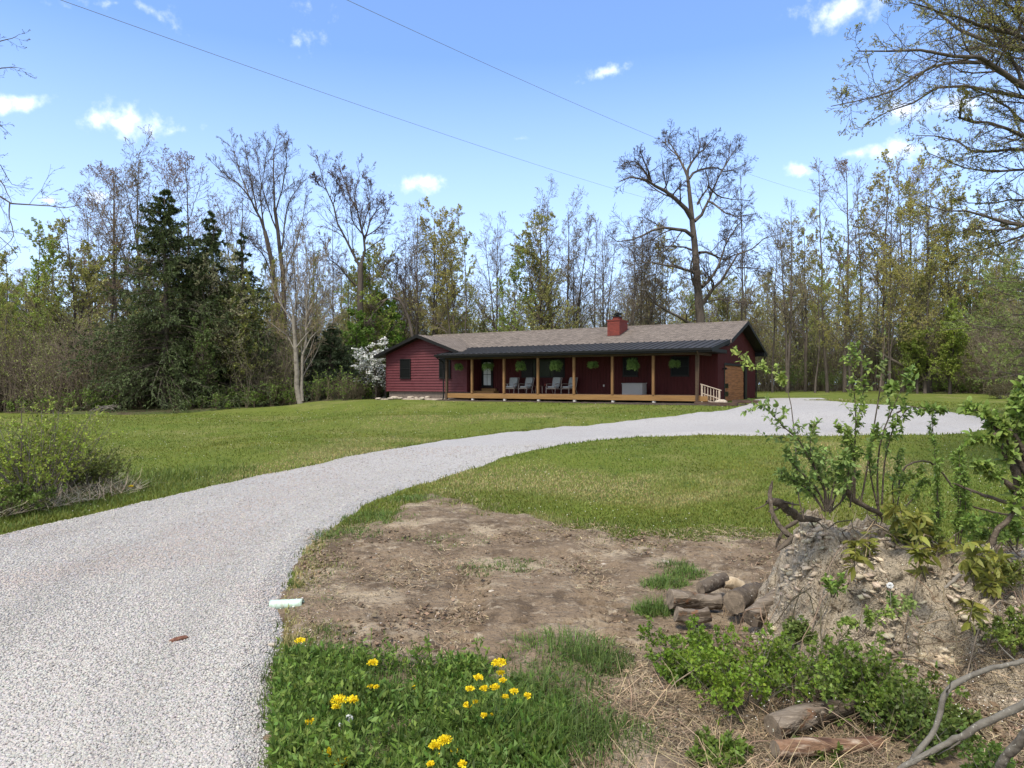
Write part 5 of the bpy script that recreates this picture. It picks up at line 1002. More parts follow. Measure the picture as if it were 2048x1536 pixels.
# brush heap at wood edge
b = MB()
for i in range(16): a = rg.uniform(-.5, .5); L = rg.uniform(.6, 1.5); c_ = rg.uniform(-.5, .5); b.tube([(c_-L*math.cos(a)*.5, rg.uniform(-.3, .3), .1), (c_, 0, .25+rg.uniform(0, .25)), (c_+L*math.cos(a)*.5, rg.uniform(-.3, .3), .15+rg.uniform(0, .4))], [.02, .022, .012], 5)
o = b.build('brush_pile', BARKP); p = G(205, 826); o.location = tuple(p); tag(o, 'small heap of pale cut branches at the left wood edge', 'brush pile')
def wire(label, a, bq, sag):
    A, B = P3(*a), P3(*bq); d = B-A; A2 = A-d*.35; ts = np.linspace(0, 1, 40); P = A2[None]+(B-A2)[None]*ts[:, None]; u_ = (ts-.35/1.35)/(1/1.35); P[:, 2] -= sag*4*u_*(1-u_)
    b = MB(); b.tube(P, .0075, 5); o = b.build('power_line', mat('wire', (.16, .17, .14), .6)); tag(o, label, 'cable', 'power lines over the lot')
wire('thin overhead cable ending at the big oak, the lower of two', (130, 3, 17), (1325, 405, 58), .25)
wire('thin overhead cable passing beyond the oak, the upper of two', (690, -2, 20), (1640, 391, 68), .6)

# ------------------------------------------------------------------ overhanging trees at both sides of the frame
c6 = lambda x, y: (1560+x*.4167, y*.4167)
HO_ = [(18, (.15, .99), (22, 50), (.18, .36), 7, .02, .12, .42), (8, (.1, 1), (25, 55), (.30, .55), 5, .02, .15, .6), (4, (.2, 1), (25, 55), (.4, .7), 4, .02, .18, .8)]
spec = [([(1420,1800),(1400,1500),(1400,1200),(1390,900),(1400,600),(1420,300)], .30, .20, 0),
 ([(1400,560),(1280,470),(1171,420),(1100,370),(1000,310),(900,290),(780,265),(640,250),(500,250),(370,245)], .12, .012, -2.5), ([(1400,420),(1250,280),(1171,240),(1050,220),(900,170),(800,80),(700,20),(600,-20)], .11, .02, 1.5),
 ([(1400,620),(1280,520),(1171,470),(1050,440),(900,405),(750,430),(650,490),(520,540),(400,600)], .09, .012, 1.5), ([(960,300),(880,300),(760,310),(640,370),(540,440),(400,480),(245,510)], .06, .01, -2.5), ([(1400,800),(1270,700),(1171,660),(1080,620),(980,580),(870,575),(865,510)], .08, .02, -1),
 ([(1395,840),(1280,740),(1171,720),(1060,715),(960,735),(880,690),(760,650),(650,650)], .08, .012, 2), ([(1400,1250),(1280,1120),(1171,1080),(1000,1045),(850,1010),(700,985)], .09, .012, -1.5), ([(1400,1300),(1270,1150),(1171,1130),(1000,1190),(850,1245)], .06, .012, 1),
 ([(1420,300),(1171,180),(1000,130),(880,90),(760,50),(620,10)], .09, .015, -1.5), ([(1400,700),(1200,600),(1100,520),(1000,460),(900,415)], .06, .015, 0), ([(1395,950),(1260,820),(1100,815),(1000,820),(850,790),(700,730)], .06, .012, 1), ([(1420,300),(1300,60),(1150,-60),(950,-120),(700,-100)], .10, .02, 0),
 ([(1171,240),(1100,130),(1000,60),(900,-20)], .06, .02, 1), ([(1171,420),(1120,300),(1040,180),(980,60)], .06, .02, 0), ([(1420,200),(1250,40),(1100,-20),(940,-50),(820,-60)], .07, .015, -2), ([(1410,400),(1280,300),(1150,280),(1000,240),(880,180)], .06, .012, 2), ([(1410,350),(1290,180),(1180,60),(1060,10)], .07, .015, 0), ([(1400,1000),(1250,960),(1100,960),(960,980),(860,960)], .05, .012, 2), ([(1171,1080),(1050,1110),(920,1100),(800,1130)], .05, .012, 1), ([(1400,500),(1300,300),(1171,120),(1080,20)], .07, .02, -1), ([(1300,480),(1150,330),(1060,250),(960,230),(820,210)], .05, .012, 3)]
hero('oak_tree', 'large oak in small yellow green leaf overhanging from the right frame edge', spec, 15, c6, 601, HO_, (4, .034, (.32, .31, .08)), (.085, .068, .055), rmin=.004)
c3 = lambda x, y: (x*.3906, 240+y*.3906)
HB = [(5, (.2, .98), (25, 60), (.18, .36), 6, .02, .14, .45), (4, (.2, 1), (25, 55), (.3, .6), 4, .0, .18, .6), (2, (.2, 1), (25, 55), (.4, .7), 3, 0, .2, .8)]
spec = [([(-300,2100),(-310,1600),(-300,1100),(-290,600),(-280,100)], .22, .12, 0), ([(-290,500),(-120,350),(0,385),(60,430),(150,435),(260,440),(330,448),(400,440),(490,432)], .035, .004, -1), ([(50,425),(48,500),(70,590),(30,640),(-20,690)], .02, .004, -1), ([(-290,600),(-100,300),(0,310),(40,370),(62,430)], .03, .006, -.5), ([(300,446),(320,480),(350,525)], .008, .003, -1), ([(190,400),(240,400),(310,405)], .008, .003, -1),
 ([(-280,200),(-120,160),(0,230),(60,330),(150,330)], .02, .004, 1), ([(-280,0),(-150,-120),(-40,-250),(50,-270),(130,-260)], .03, .004, 0), ([(-280,100),(-100,-20),(-10,20),(60,80)], .02, .004, 1), ([(-285,-100),(-150,-350),(-20,-400),(60,-420),(100,-440)], .03, .004, 0), ([(-290,500),(-160,480),(-50,560),(60,570),(190,600)], .02, .004, 1), ([(-290,620),(-130,560),(0,600),(90,700),(10,760)], .02, .004, 0)]
hero('bare_tree', 'bare tree reaching thin dark twigs in from the left frame edge', spec, 14, c3, 602, HB, (1, .025, (.16, .13, .09)), (.06, .045, .05), rmin=.003)
# soft pine at the right edge
def soft_pine():
    rg = np.random.default_rng(611); Y = 27; x = (2150-CX)/F*Y; z0 = float(hgt(x, Y)); H = (HY-330)/F*Y-z0
    tr = np.array([[(0, 0, H*t) for t in np.linspace(0, 1, 8)]]); nb = 120; t = rg.uniform(.12, 1, nb); a = rg.uniform(0, 6.28, nb); L = 5.6*(1-t)**.6*rg.uniform(.7, 1.1, nb)*(np.where(t < .35, .8+.5*t, 1))
    P = np.zeros((nb, 7, 3)); p = np.stack([0*a, 0*a, t*H], -1); d = np.stack([np.cos(a), np.sin(a), rg.uniform(.0, .45, nb)], -1)
    for j in range(7): P[:, j] = p; p = p+norm(d)*(L/6)[:, None]; d = d+np.array([0, 0, -.05])+rg.normal(size=(nb, 3))*.10
    R = np.full((nb, 7), .04)*(1-.8*np.linspace(0, 1, 7))[None]; Q, RR = spawn(rg, P, R, 16, t=(.25, 1), ang=(25, 60), ln=(.16, .3), N=4, up=.04, wig=.1, rr=.5, rmin=.006)
    q, tg = along(rg, Q, 22, .2, 1); n = len(q); V, Fc = leaves(rg, q, norm(tg+rg.normal(size=q.shape)*.55), .15*rg.uniform(.7, 1.2, n), .02)
    lum = np.repeat(rg.uniform(.65, 1.4, nb*16), 22)[:, None]; c = np.repeat(np.array([.16, .21, .05])[None]*lum, 4, 0)
    put_tree('pine_tree', 'soft needled green pine reaching in from the right edge', 'tree', merge([tubes(tr, np.linspace(.22, .03, 8)[None], 8), tubes(P, R, 4)]), merge([(*tubes(Q, RR, 3), (.10, .08, .06), 0), (V, Fc, c, 1)]), loc=(x, Y, z0-.1), leaf=NEEDLE)
soft_pine()

# ------------------------------------------------------------------ the dirt mound at right with its roots and plants
M_lump = mat('clay_lump', None, .95, .1, vcol=True, bump=(30, 1, .02))
M_mound = groundmat('pale_clay', [(.50, .42, .31), ('noise', 1.5, (.26, .195, .125), .54, .64), ('noise', 4, (.55, .47, .36), .5, .65), ('noise', 11, (.16, .115, .075), .56, .68), ('noise', 60, (.50, .43, .34), .58, .72)], [('noise', 5, .12), ('noise', 15, .08), ('noise', 60, .02)])
def mound_h(x, y):
    d1 = np.sqrt(((x-3.15)/np.where(x < 3.15, .92, 2.0))**2+((y-6.75)/np.where(y < 6.75, 1.55, 1.3))**2)
    d2 = np.sqrt(((x-4.6)/1.8)**2+((y-6.4)/np.where(y < 6.4, 1.7, 1.2))**2)
    h = np.maximum(1.10*(1-sstep(.25, 1.0, d1)), .85*(1-sstep(.3, 1.0, d2)))
    h = h*(1+.26*fbm(x*2.1, y*2.1, o=4, seed=91))+.15*fbm(x*4, y*4, o=5, seed=92)*sstep(.02, .3, h)
    cave = np.exp(-(((x-3.05)/.30)**2+((y-5.75)/.22)**2)); h = h-.42*cave*sstep(.1, .5, h)
    cave = np.exp(-(((x-3.42)/.13)**2+((y-5.78)/.14)**2)); h = h-.16*cave
    lip = np.exp(-(((x-3.2)/.8)**2+((y-5.42)/.16)**2)); return h+.10*lip*sstep(.02, .2, h)
xs = np.arange(1.4, 7.4, .022); ys = np.arange(4.6, 8.4, .022); X, Y = np.meshgrid(xs, ys); hm = mound_h(X, Y)
Z = hgt(X, Y)+hm-.10*(hm < .02)+.0
Xd = X+.05*fbm(X*7, Y*7, Z*7, o=3, seed=93); Yd = Y+.14*fbm(X*5, Y*5, Z*5, o=4, seed=94)*sstep(.05, .4, hm)-.16*sstep(.75, .98, hm)*sstep(6.3, 5.9, Y)
rid = np.abs(fbm(X*7, Y*7+Z*5, Z*7, o=4, seed=96)); Z = Z+(.10*rid-.06*sstep(.12, .0, np.abs(fbm(X*3, Y*3, Z*3, o=3, seed=97))))*sstep(.03, .25, hm)
idx = np.arange(X.size).reshape(X.shape); Fc = np.stack([idx[:-1, :-1], idx[:-1, 1:], idx[1:, 1:], idx[1:, :-1]], -1).reshape(-1, 4); V = np.stack([Xd, Yd, Z], -1).reshape(-1, 3)
Fc = Fc[(hm.ravel()[Fc] > .005).any(1)]; u, inv = np.unique(Fc, return_inverse=True)
o = mk('dirt_mound', V[u], inv.reshape(-1, 4), M_mound, smooth=True); tag(o, 'eroded mound of pale tan clay at the right foreground', 'dirt mound')
def mz(x, y): return hgt(x, y)+mound_h(np.asarray(x, float), np.asarray(y, float))
def onm(px, Y):
    x = (px-CX)/F*Y; return np.array([x, Y, float(mz(np.array([x]), np.array([Y]))[0])])
rg = np.random.default_rng(619); n = 5200; x = rg.uniform(1.9, 5.8, n); y = rg.uniform(5.1, 6.9, n); h = mound_h(x, y); k = (h > .08)&(fbm(x*3, y*3, o=3, seed=99)+rg.uniform(-.15, .15, n) > .05); x, y = x[k], y[k]; n = len(x)
V, Fc, c = stones(rg, x, y, mz(x, y)-.006, .012+.055*rg.uniform(0, 1, n)**1.8, (.46, .39, .29), .28, .5); tag(mk('clay_lumps', V, Fc, M_lump, col=c), 'pale broken lumps of clay along the mound crest and lip', 'clay lumps', kind='stuff')
# clods and roots on the mound face
rg = np.random.default_rng(620); n = 4200; x = rg.uniform(1.8, 6.2, n); y = rg.uniform(5.0, 7, n); h = mound_h(x, y); k = (h > .04)&(fbm(x*2, y*2, seed=98) > -.1); x, y = x[k], y[k]; n = len(x)
V, Fc, c = stones(rg, x, y, mz(x, y), .004+.022*rg.uniform(0, 1, n)**2.5, (.45, .375, .28), .25); tag(mk('clay_clods', V, Fc, STONE, col=c), 'crumbled clay clods over the face of the mound', 'clay clods', kind='stuff')
n = 450; x = rg.uniform(1.6, 5.8, n); y = rg.uniform(4.9, 7.0, n); h = mound_h(x, y); k = (h > .02); x, y = x[k], y[k]
V, Fc, c = straw(rg, x, y, mz(x, y)+.02, .22, .005, (.22, .17, .12), 1.1); tag(mk('root_hairs', V, Fc, DRYM, col=c), 'fine dry roots and stalks sticking out of the mound', 'roots', kind='stuff')
def stick(label, pts, Y, radii, dr=0, name='dead_branch', mt=BARKG, side=5, sub=14, twigs=0, seed=0, group=None, cat='branch'):
    q = curve(pts, sub); t = np.linspace(0, 1, sub); Yv = Y+dr*t; P = np.stack([(q[:, 0]-CX)/F*Yv, Yv, (HY-q[:, 1])/F*Yv], -1); rg = np.random.default_rng(seed+700); ra = np.interp(t, np.linspace(0, 1, len(radii)), radii)
    P[1:-1] += rg.normal(size=(sub-2, 3))*ra[1:-1, None]*.12; R = ra*.68*(1+rg.uniform(-.10, .10, sub)); R[-1] *= .25; R[0] *= .5; b = P[0].copy()
    parts = [tubes((P-b)[None], R[None], 9)]
    if twigs: Q, RR = spawn(rg, (P-b)[None], R[None], twigs, t=(.15, .95), ang=(35, 75), ln=(.12, .3), N=5, up=.05, wig=.15, rr=.45, rmin=.002); parts.append(tubes(Q, RR, 4))
    M_ = merge(parts); n0 = sub*9; caps = np.array([[0, 1, 2, 3]])
    o = mk(name, M_[0], M_[1], mt, smooth=True); o.location = tuple(b); return tag(o, label, cat, group)
r1 = lambda x, y: (1440+x*.2995, 640+y*.2995)
def S1(pts): return [r1(*p) for p in pts]
stick('thick weathered stub of root jutting left from the mound top', S1([(310,1215),(400,1225),(480,1290),(560,1325),(680,1330)]), 6.2, [.04, .055, .058, .045, .03], .3, twigs=9, seed=1, mt=ROOTM)
stick('crooked grey root curling down the left side of the mound', S1([(350,1075),(335,1180),(350,1290),(420,1400),(480,1460),(380,1545)]), 6.0, [.015, .028, .026, .03, .04, .03], -.2, twigs=4, seed=2, mt=ROOTM)
stick('bare root forking from the weathered stub', S1([(520,1340),(440,1390),(400,1450),(370,1530)]), 6.0, [.03, .022, .02, .012], 0, twigs=2, seed=3, mt=ROOTM)
stick('thick curved dead branch rising from the middle of the mound', S1([(765,1005),(830,1090),(870,1180),(950,1235),(1060,1290),(1080,1330)]), 6.2, [.018, .03, .036, .036, .034, .02], .2, twigs=6, seed=4, mt=ROOTM)
stick('arching thin bare cane over the mound', S1([(1190,1150),(1205,1040),(1260,965),(1380,942),(1480,1015),(1560,1130),(1600,1240)]), 6.4, [.012]*5, .2, seed=5, mt=ROOTM)
stick('long straight bare cane slanting down to the right frame edge', S1([(1560,1090),(1700,1145),(1850,1200),(2060,1270)]), 6.2, [.014, .018, .022, .024], -.4, twigs=3, seed=6, mt=ROOTM)
stick('lower thin cane running to the right frame edge', S1([(1650,1235),(1800,1275),(2060,1330)]), 6.3, [.01, .014, .015], -.3, twigs=2, seed=7, mt=ROOTM)
r2 = lambda x, y: (1440+x*.349, 1000+y*.349)
def S2(pts): return [r2(*p) for p in pts]
stick('long grey branch arching down across the lower right corner', S2([(1790,915),(1742,925),(1650,945),(1540,970),(1430,1010),(1310,1075),(1265,1180),(1240,1300),(1150,1430),(1070,1530)]), 3.9, [.018, .02, .018, .018, .022, .022, .02, .02, .022, .024], -.2, sub=24, twigs=3, seed=8)
stick('thick speckled branch crossing the lower right corner diagonally', S2([(1850,1110),(1742,1165),(1600,1240),(1450,1310),(1350,1370),(1250,1420),(1100,1500),(980,1580)]), 3.6, [.030, .030, .028, .026, .022, .020, .018], .1, sub=20, twigs=2, seed=9)
stick('short thick branch in the extreme lower right corner', S2([(1800,1290),(1742,1360),(1680,1430),(1620,1500),(1590,1600)]), 3.5, [.035, .035, .033, .03], .1, twigs=0, seed=10)
stick('pale broken stick lying on the mound under the palmate leaves', S2([(1385,420),(1340,460),(1285,505)]), 5.5, [.02, .022, .012], -.1, mt=BARKP, seed=11)
rg = np.random.default_rng(655); nv = 90; P = np.zeros((nv, 9, 3)); px = rg.uniform(1480, 2060, nv); Yv = rg.uniform(5.0, 6.6, nv); x = (px-CX)/F*Yv; a = rg.uniform(0, 6.28, nv); L = rg.uniform(.3, 1.3, nv); hv = rg.uniform(.02, .3, nv)
for j in range(9):
    t = j/8; xx = x+np.cos(a)*L*t+rg.normal(size=nv)*.02; yy_ = Yv+np.sin(a)*L*t*.6; P[:, j] = np.stack([xx, yy_, mz(xx, yy_)+.02+hv*np.sin(t*math.pi)+rg.uniform(0, .02, nv)], -1)
Vt, Ft = tubes(P, np.full((nv, 9), .0035)*rg.uniform(.6, 1.8, (nv, 1)), 4)
tag(mk('dry_vines', Vt, Ft, DRYM, col=jit(rg, (.20, .155, .105), nv, .5, .08, 36)), 'dry thin vines and runners tangled over the clay mound', 'dry vines', kind='stuff')
# cut logs and rotting logs
M_endg = mat('cut_end_grain', (.24, .19, .14), .9, .15, noise=[(12, (.10, .08, .06), .4, .65), (40, (.34, .27, .19), .55, .75)], bump=(30, .5, .01))
M_rot = mat('rotten_wood', (.20, .165, .13), .95, .1, noise=[(3, (.06, .045, .032), .44, .6, (.4, 3, 3)), (14, (.40, .33, .25), .55, .75, (.4, 4, 4)), (8, (.20, .09, .04), .6, .75)], bump=(10, .9, .03, (.3, 3, 3)))
def log(label, a, b, ra, rb, mt=M_rot, seed=0, name='log', cat='log'):
    a = np.array(a, float); b = np.array(b, float); n = 26; s = 30; t = np.linspace(0, 1, n); P = a[None]+(b-a)[None]*t[:, None]; P += np.stack([0*t, 0*t, .03*np.sin(t*3+seed)], -1)
    V, Fc = tubes((P-a)[None], (ra+(rb-ra)*t)[None], s); ctr = np.repeat(P-a, s, 0); dv = V-ctr; q = V*5+seed*3.1; th_ = np.tile(np.arange(s), n)*1.0; k = 1+.30*fbm(q[:, 0], q[:, 1], q[:, 2], o=3, seed=seed)+.13*np.abs(vnoise(th_*1.7+seed, np.repeat(t, s)*4, seed=seed+5))+.08*fbm(q[:, 0]*4, q[:, 1]*4, q[:, 2]*4, o=2, seed=seed+1)
    V = ctr+dv*k[:, None]; F_ = [list(f) for f in Fc]+[list(range(s))[::-1], list(range((n-1)*s, n*s))]; mi = [0]*len(Fc)+[1, 1]
    o = mk(name, V, F_, [mt, M_endg], midx=mi); o.location = tuple(a)
    for pgi in range(len(Fc)): o.data.polygons[pgi].use_smooth = True
    return tag(o, label, cat)
def gp(px, py, dz=0): q = G(px, py); q[2] += dz; return q
M_barkl = mat('log_bark', (.11, .09, .07), .95, .1, noise=[(6, (.07, .055, .045), .42, .65), (25, (.26, .23, .19), .55, .75)], bump=(14, 1.0, .03))
def lg(label, px0, px1, py, Y, r0, r1, seed, dY=0, mt=M_rot, lift=0):
    a = np.array([(px0-CX)/F*Y, Y, (HY-py)/F*Y]); Y2 = Y+dY; b = np.array([(px1-CX)/F*Y2, Y2, a[2]+lift]); return log(label, a, b, r0*.86, r1*.86, mt, seed)
lg('rounded cut log with a dark end facing the viewer, topmost in the heap', 1468, 1515, 1212, 7.0, .125, .135, 1, .45, M_barkl)
lg('split weathered log lying left in the log heap', 1340, 1440, 1203, 7.3, .10, .085, 2, .1)
lg('short chunk of split wood below the left log', 1352, 1420, 1228, 6.95, .085, .09, 3, 0, M_rot)
lg('barkless pale log slanting up behind the round cut log', 1500, 1590, 1232, 6.7, .10, .06, 4, .3, M_rot, .28)
lg('small broken log at the back of the heap', 1400, 1450, 1172, 7.7, .08, .09, 5, .15, M_barkl)
lg('pale upright broken stub behind the log heap', 1445, 1480, 1165, 7.8, .06, .09, 6, .1, mat('fresh_split_wood', (.50, .40, .27), .9, .1, noise=[(10, (.3, .22, .14), .5, .7)]), -.1)
lg('big weathered grey log at the bottom right of the photo', 1545, 1745, 1462, 4.75, .085, .055, 7, .35, M_rot, .06)
lg('rotting split log in front of the big weathered grey log', 1550, 1760, 1508, 4.45, .06, .05, 8, .2, mat('rotten_red_wood', (.20, .12, .075), .95, .1, noise=[(6, (.07, .04, .03), .45, .65, (.4, 3, 3)), (12, (.42, .34, .26), .5, .66, (.3, 2, 2))], bump=(10, 1, .03, (.3, 3, 3))))
lg('small dark stick lying on the dirt above the yellow flowers', 815, 885, 1320, 6.15, .018, .02, 9, -.15, M_barkl)
lg('little heap of dark wood scraps on the far edge of the dirt', 880, 905, 990, 15, .05, .06, 10, .1, M_barkl)
# pipe and the bark scrap on the gravel
M_pipe = mat('pale_green_pipe', (.42, .56, .47), .5, .4, noise=[(9, (.32, .36, .27), .56, .66), (25, (.50, .62, .54), .45, .7)])
a = G(541, 1219); b_ = G(606, 1219); a[2] += .045; b_[2] += .06; n = 10
Pp = a[None]+(b_-a)[None]*np.linspace(0, 1, n)[:, None]; b = MB(); r_o, r_i = .056, .050
Vo, Fo = tubes((Pp-a)[None], np.full((1, n), r_o), 24); Vi, Fi = tubes((Pp-a)[None], np.full((1, n), r_i), 24); b.add(Vo, [list(f) for f in Fo]); b.add(Vi, [list(f)[::-1] for f in Fi])
L_ = (n-1)*24; m_ = len(Vo); b.f += [[L_+i, L_+(i+1) % 24, m_+L_+(i+1) % 24, m_+L_+i] for i in range(24)]+[[i, m_+i, m_+(i+1) % 24, (i+1) % 24] for i in range(24)]; b.m += [0]*48
o = b.build('drain_pipe', M_pipe); o.location = tuple(a); tag(o, 'pale green plastic drain pipe sticking out of the gravel edge', 'pipe')
for q_ in range(len(Fo)+len(Fi)): o.data.polygons[q_].use_smooth = True
rg = np.random.default_rng(640); x, y = a[0]+.03+rg.uniform(-.12, .2, 260), a[1]+rg.uniform(-.14, -.03, 260)
M_scrap = mat('reddish_bark_scrap', (.14, .065, .045), .9, .15, noise=[(30, (.24, .13, .09), .5, .7)], bump=(40, .8, .01))
b = MB(); p = G(358, 1300)
import bmesh
rock(p[0], p[1], p[2]+.085, .085, .03, .026, 91, 'reddish brown scrap of bark lying on the gravel drive', None, M_scrap)['category'] = 'bark scrap'
for o_ in list(bpy.data.objects):
    if o_.get('category') == 'bark scrap': o_.name = 'bark_scrap'
for (px, py, r, lab) in ((1330, 1133, .045, 'pale flat stone lying on the dirt near the log heap'), (1208, 1137, .03, 'small pale stone alone in the middle of the bare dirt'), (545, 1300, .03, 'grey stone at the gravel edge below the pipe'), (985, 1193, .035, 'buff clod of clay near the centre of the dirt')):
    p = G(px, py); rock(p[0], p[1], p[2]+.04, r*1.4, r, r*.6, int(px), lab, None)

# ------------------------------------------------------------------ foreground plants
def leafy_stem(rg, P, R, nside, lsz, c, side_ln=(.18, .35), leafn=9, asp=.5, up=.12, tlo=.25, droop=.2, pal=0):
    """P [B,N,3] stems"""
    Q, RR = spawn(rg, P, R, nside, t=(tlo, 1), ang=(35, 65), ln=side_ln, N=5, up=up, wig=.1, rr=.5, rmin=.0018)
    out = [(*tubes(Q, RR, 4), (.13, .14, .06), 0)]
    A = [along(rg, Q, leafn, .1, 1), along(rg, P, leafn*2, tlo, 1)]
    q = np.concatenate([a[0] for a in A]); tg = np.concatenate([a[1] for a in A]); n = len(q)
    if pal:
        ax = norm(tg+rg.normal(size=q.shape)*.6+np.array([0, 0, .4])); ref = norm(np.cross(ax, rg.normal(size=q.shape))); bt = np.cross(ax, ref); qs, ds = [], []
        for j in range(pal):
            an = (j-(pal-1)/2)*2.2/pal; ds.append(norm(ax*.35*0+ref*math.cos(an*1.3)+bt*math.sin(an*1.3)+np.array([0, 0, -.25]))); qs.append(q)
        q = np.concatenate(qs); d = np.concatenate(ds)
    else: d = norm(tg*.5+rg.normal(size=q.shape)*.75+np.array([0, 0, -droop]))
    n = len(q); sz = lsz*rg.uniform(.55, 1.25, n); s = norm(np.cross(d, rg.normal(size=(n, 3))+np.array([0, 0, 1.5]))); u = np.cross(s, d); L = sz[:, None]; Wd = L*asp
    # six point leaf folded along the midrib and drooping at the tip
    V = np.stack([q, q+d*L*.35+s*Wd*.5+u*L*.06, q+d*L*.7+s*Wd*.36+u*L*.03, q+d*L-u*L*.12, q+d*L*.7-s*Wd*.36+u*L*.03, q+d*L*.35-s*Wd*.5+u*L*.06, q+d*L*.35, q+d*L*.7-u*L*.02], 1).reshape(-1, 3)
    b8 = np.arange(n)[:, None]*8; Fq = np.concatenate([b8+np.array([[0, 1, 6, 0]])*0+np.array([[0, 1, 6, 5]]), b8+np.array([[6, 1, 2, 7]]), b8+np.array([[5, 6, 7, 4]]), b8+np.array([[7, 2, 3, 4]])])
    cl = rg.uniform(.7, 1.35, (n, 1))*rg.uniform(.92, 1.08, (n, 3)); out.append((V, Fq, np.clip(np.repeat(np.array(c)[None]*cl, 8, 0), .003, 1), 1)); return out
def plant(name, label, cat, stems, Y, rad, nside, lsz, c, seed, dr=None, mt=ROOTM, extra=0, group=None, **kw):
    """stems: image polylines surveyed at distance Y"""
    rg = np.random.default_rng(seed); P = []; R = []; nside = int(nside*1.6) if not kw.get('pal') else nside; lsz = lsz*.84 if not kw.get('pal') else lsz; kw['leafn'] = int(kw.get('leafn', 9)*1.5) if not kw.get('pal') else kw['leafn']
    for i, pts in enumerate(stems):
        q = curve(pts, 10); t = np.linspace(0, 1, 10); Yv = Y+(dr[i] if dr else rg.uniform(-.35, .35))*t; w = np.stack([(q[:, 0]-CX)/F*Yv, Yv, (HY-q[:, 1])/F*Yv], -1); P.append(w); R.append(rad*(1-.75*t))
    P = np.array(P); R = np.array(R); b = P[0, 0].copy(); P = P-b; o = empty(name, tuple(b), label, cat, group); W = tubes(P, R, 6); mk('stems', W[0], W[1], mt, parent=o, smooth=True)
    K = merge(leafy_stem(rg, P, R, nside, lsz, c, **kw)); mk('foliage', K[0], K[1], [TWIG, LEAF], col=K[2], midx=K[3], parent=o); return o
GL = (.19, .28, .055); GL2 = (.22, .30, .065); GL3 = (.19, .27, .07)
plant('shrub', 'leafy green shrub on the mound with a branch arching left', 'shrub', [S1(s) for s in ([(705,1270),(690,1100),(600,940),(540,820),(480,760),(400,690),(330,610),(240,560)], [(710,1270),(640,1120),(520,1000),(440,900)], [(720,1270),(700,1130),(640,1000),(600,860),(630,700)], [(690,1270),(610,1150),(500,1080),(410,1020)], [(730,1270),(760,1100),(820,980),(880,880)], [(720,1270),(690,1100),(640,980),(560,860)], [(715,1270),(790,1150),(860,1020),(820,900)])], 6.1, .010, 10, .060, GL3, 801, leafn=10, droop=.15)
plant('shrub', 'slender stem with bright leaves bending in front of the garage', 'shrub', [S1(s) for s in ([(560,1330),(520,1150),(510,900),(480,600),(430,400),(320,330),(220,300),(100,190)], [(430,400),(400,350),(420,420)])], 6.0, .006, 8, .055, (.27, .34, .08), 802, side_ln=(.06, .13), leafn=8, tlo=.62)
plant('shrub', 'tall whip stems in front of the gravel turnaround, left pair', 'shrub', [S1(s) for s in ([(890,1200),(900,900),(905,600),(880,330),(860,180)], [(870,1250),(890,1000),(900,760),(940,560),(1000,300)], [(900,1200),(900,950),(870,800),(780,700)])], 6.2, .007, 10, .058, (.21, .29, .06), 803, side_ln=(.10, .2), leafn=9, tlo=.3)
plant('sapling', 'tall thin reddish bare tipped sapling leaning right on the mound', 'sapling', [S1(s) for s in ([(940,1220),(990,950),(1030,700),(1070,450),(1095,200),(1100,95)], [(1070,450),(1080,330),(1092,260)])], 6.3, .009, 4, .05, (.13, .17, .05), 804, side_ln=(.06, .12), leafn=5, tlo=.2)
plant('shrub', 'leafy shrub with small white buds in the middle of the mound', 'shrub', [S1(s) for s in ([(1060,1280),(1050,1000),(1080,780),(1150,600),(1220,450),(1290,330)], [(1080,1250),(1100,950),(1160,720),(1250,600)], [(1060,1280),(1010,1060),(1000,880),(1060,720)], [(1180,620),(1280,580),(1400,600),(1500,600)], [(1150,600),(1120,480),(1170,430)])], 6.25, .009, 8, .065, (.17, .25, .055), 805, side_ln=(.12, .24), leafn=8, tlo=.35)
plant('vine', 'narrow column of small leaves climbing left of the pair', 'vine', [S1(s) for s in ([(1440,1480),(1450,1250),(1440,1000),(1430,820),(1412,650)], [(1430,1480),(1460,1300),(1450,1100),(1460,950)])], 6.3, .007, 22, .05, GL, 806, side_ln=(.06, .11), leafn=8, asp=.32, tlo=.12)
plant('vine', 'thicker column of small leaves climbing right of the pair', 'vine', [S1(s) for s in ([(1590,1500),(1600,1300),(1610,1100),(1600,950),(1600,860)], [(1570,1500),(1590,1250),(1590,1000),(1570,900)], [(1600,1500),(1640,1250),(1620,1000)])], 6.2, .007, 24, .055, GL, 807, side_ln=(.07, .12), leafn=8, asp=.32, tlo=.1)
plant('small_tree', 'crooked trunked leafy shrub at the right frame edge', 'small tree', [S1(s) for s in ([(1815,1500),(1850,1400),(1950,1310),(1965,1180),(2000,1120),(2060,1060)], [(1990,1130),(1960,1000),(1900,900),(1850,760),(1800,650)], [(2000,1120),(1980,900),(1990,720),(1960,600),(1980,500)], [(2060,1060),(1950,850),(1850,700),(1750,610),(1640,600)], [(2100,1100),(2080,850),(2060,650),(2040,500)], [(1980,1140),(1880,1060),(1790,1000),(1720,960)], [(2060,1000),(2000,820),(1900,720),(1790,800),(1700,790)], [(2150,1100),(2140,850),(2100,600),(2010,420)])], 5.7, .026, 11, .075, (.19, .27, .055), 808, side_ln=(.12, .22), leafn=8, tlo=.35, asp=.6)
plant('shrub', 'loose leafy branches hanging low on the right of the mound', 'shrub', [S1(s) for s in ([(1950,1500),(1900,1400),(1800,1340),(1700,1330)], [(1960,1500),(1880,1440),(1780,1430),(1680,1450)])], 5.9, .008, 9, .05, (.17, .25, .05), 809, side_ln=(.14, .25), leafn=9)
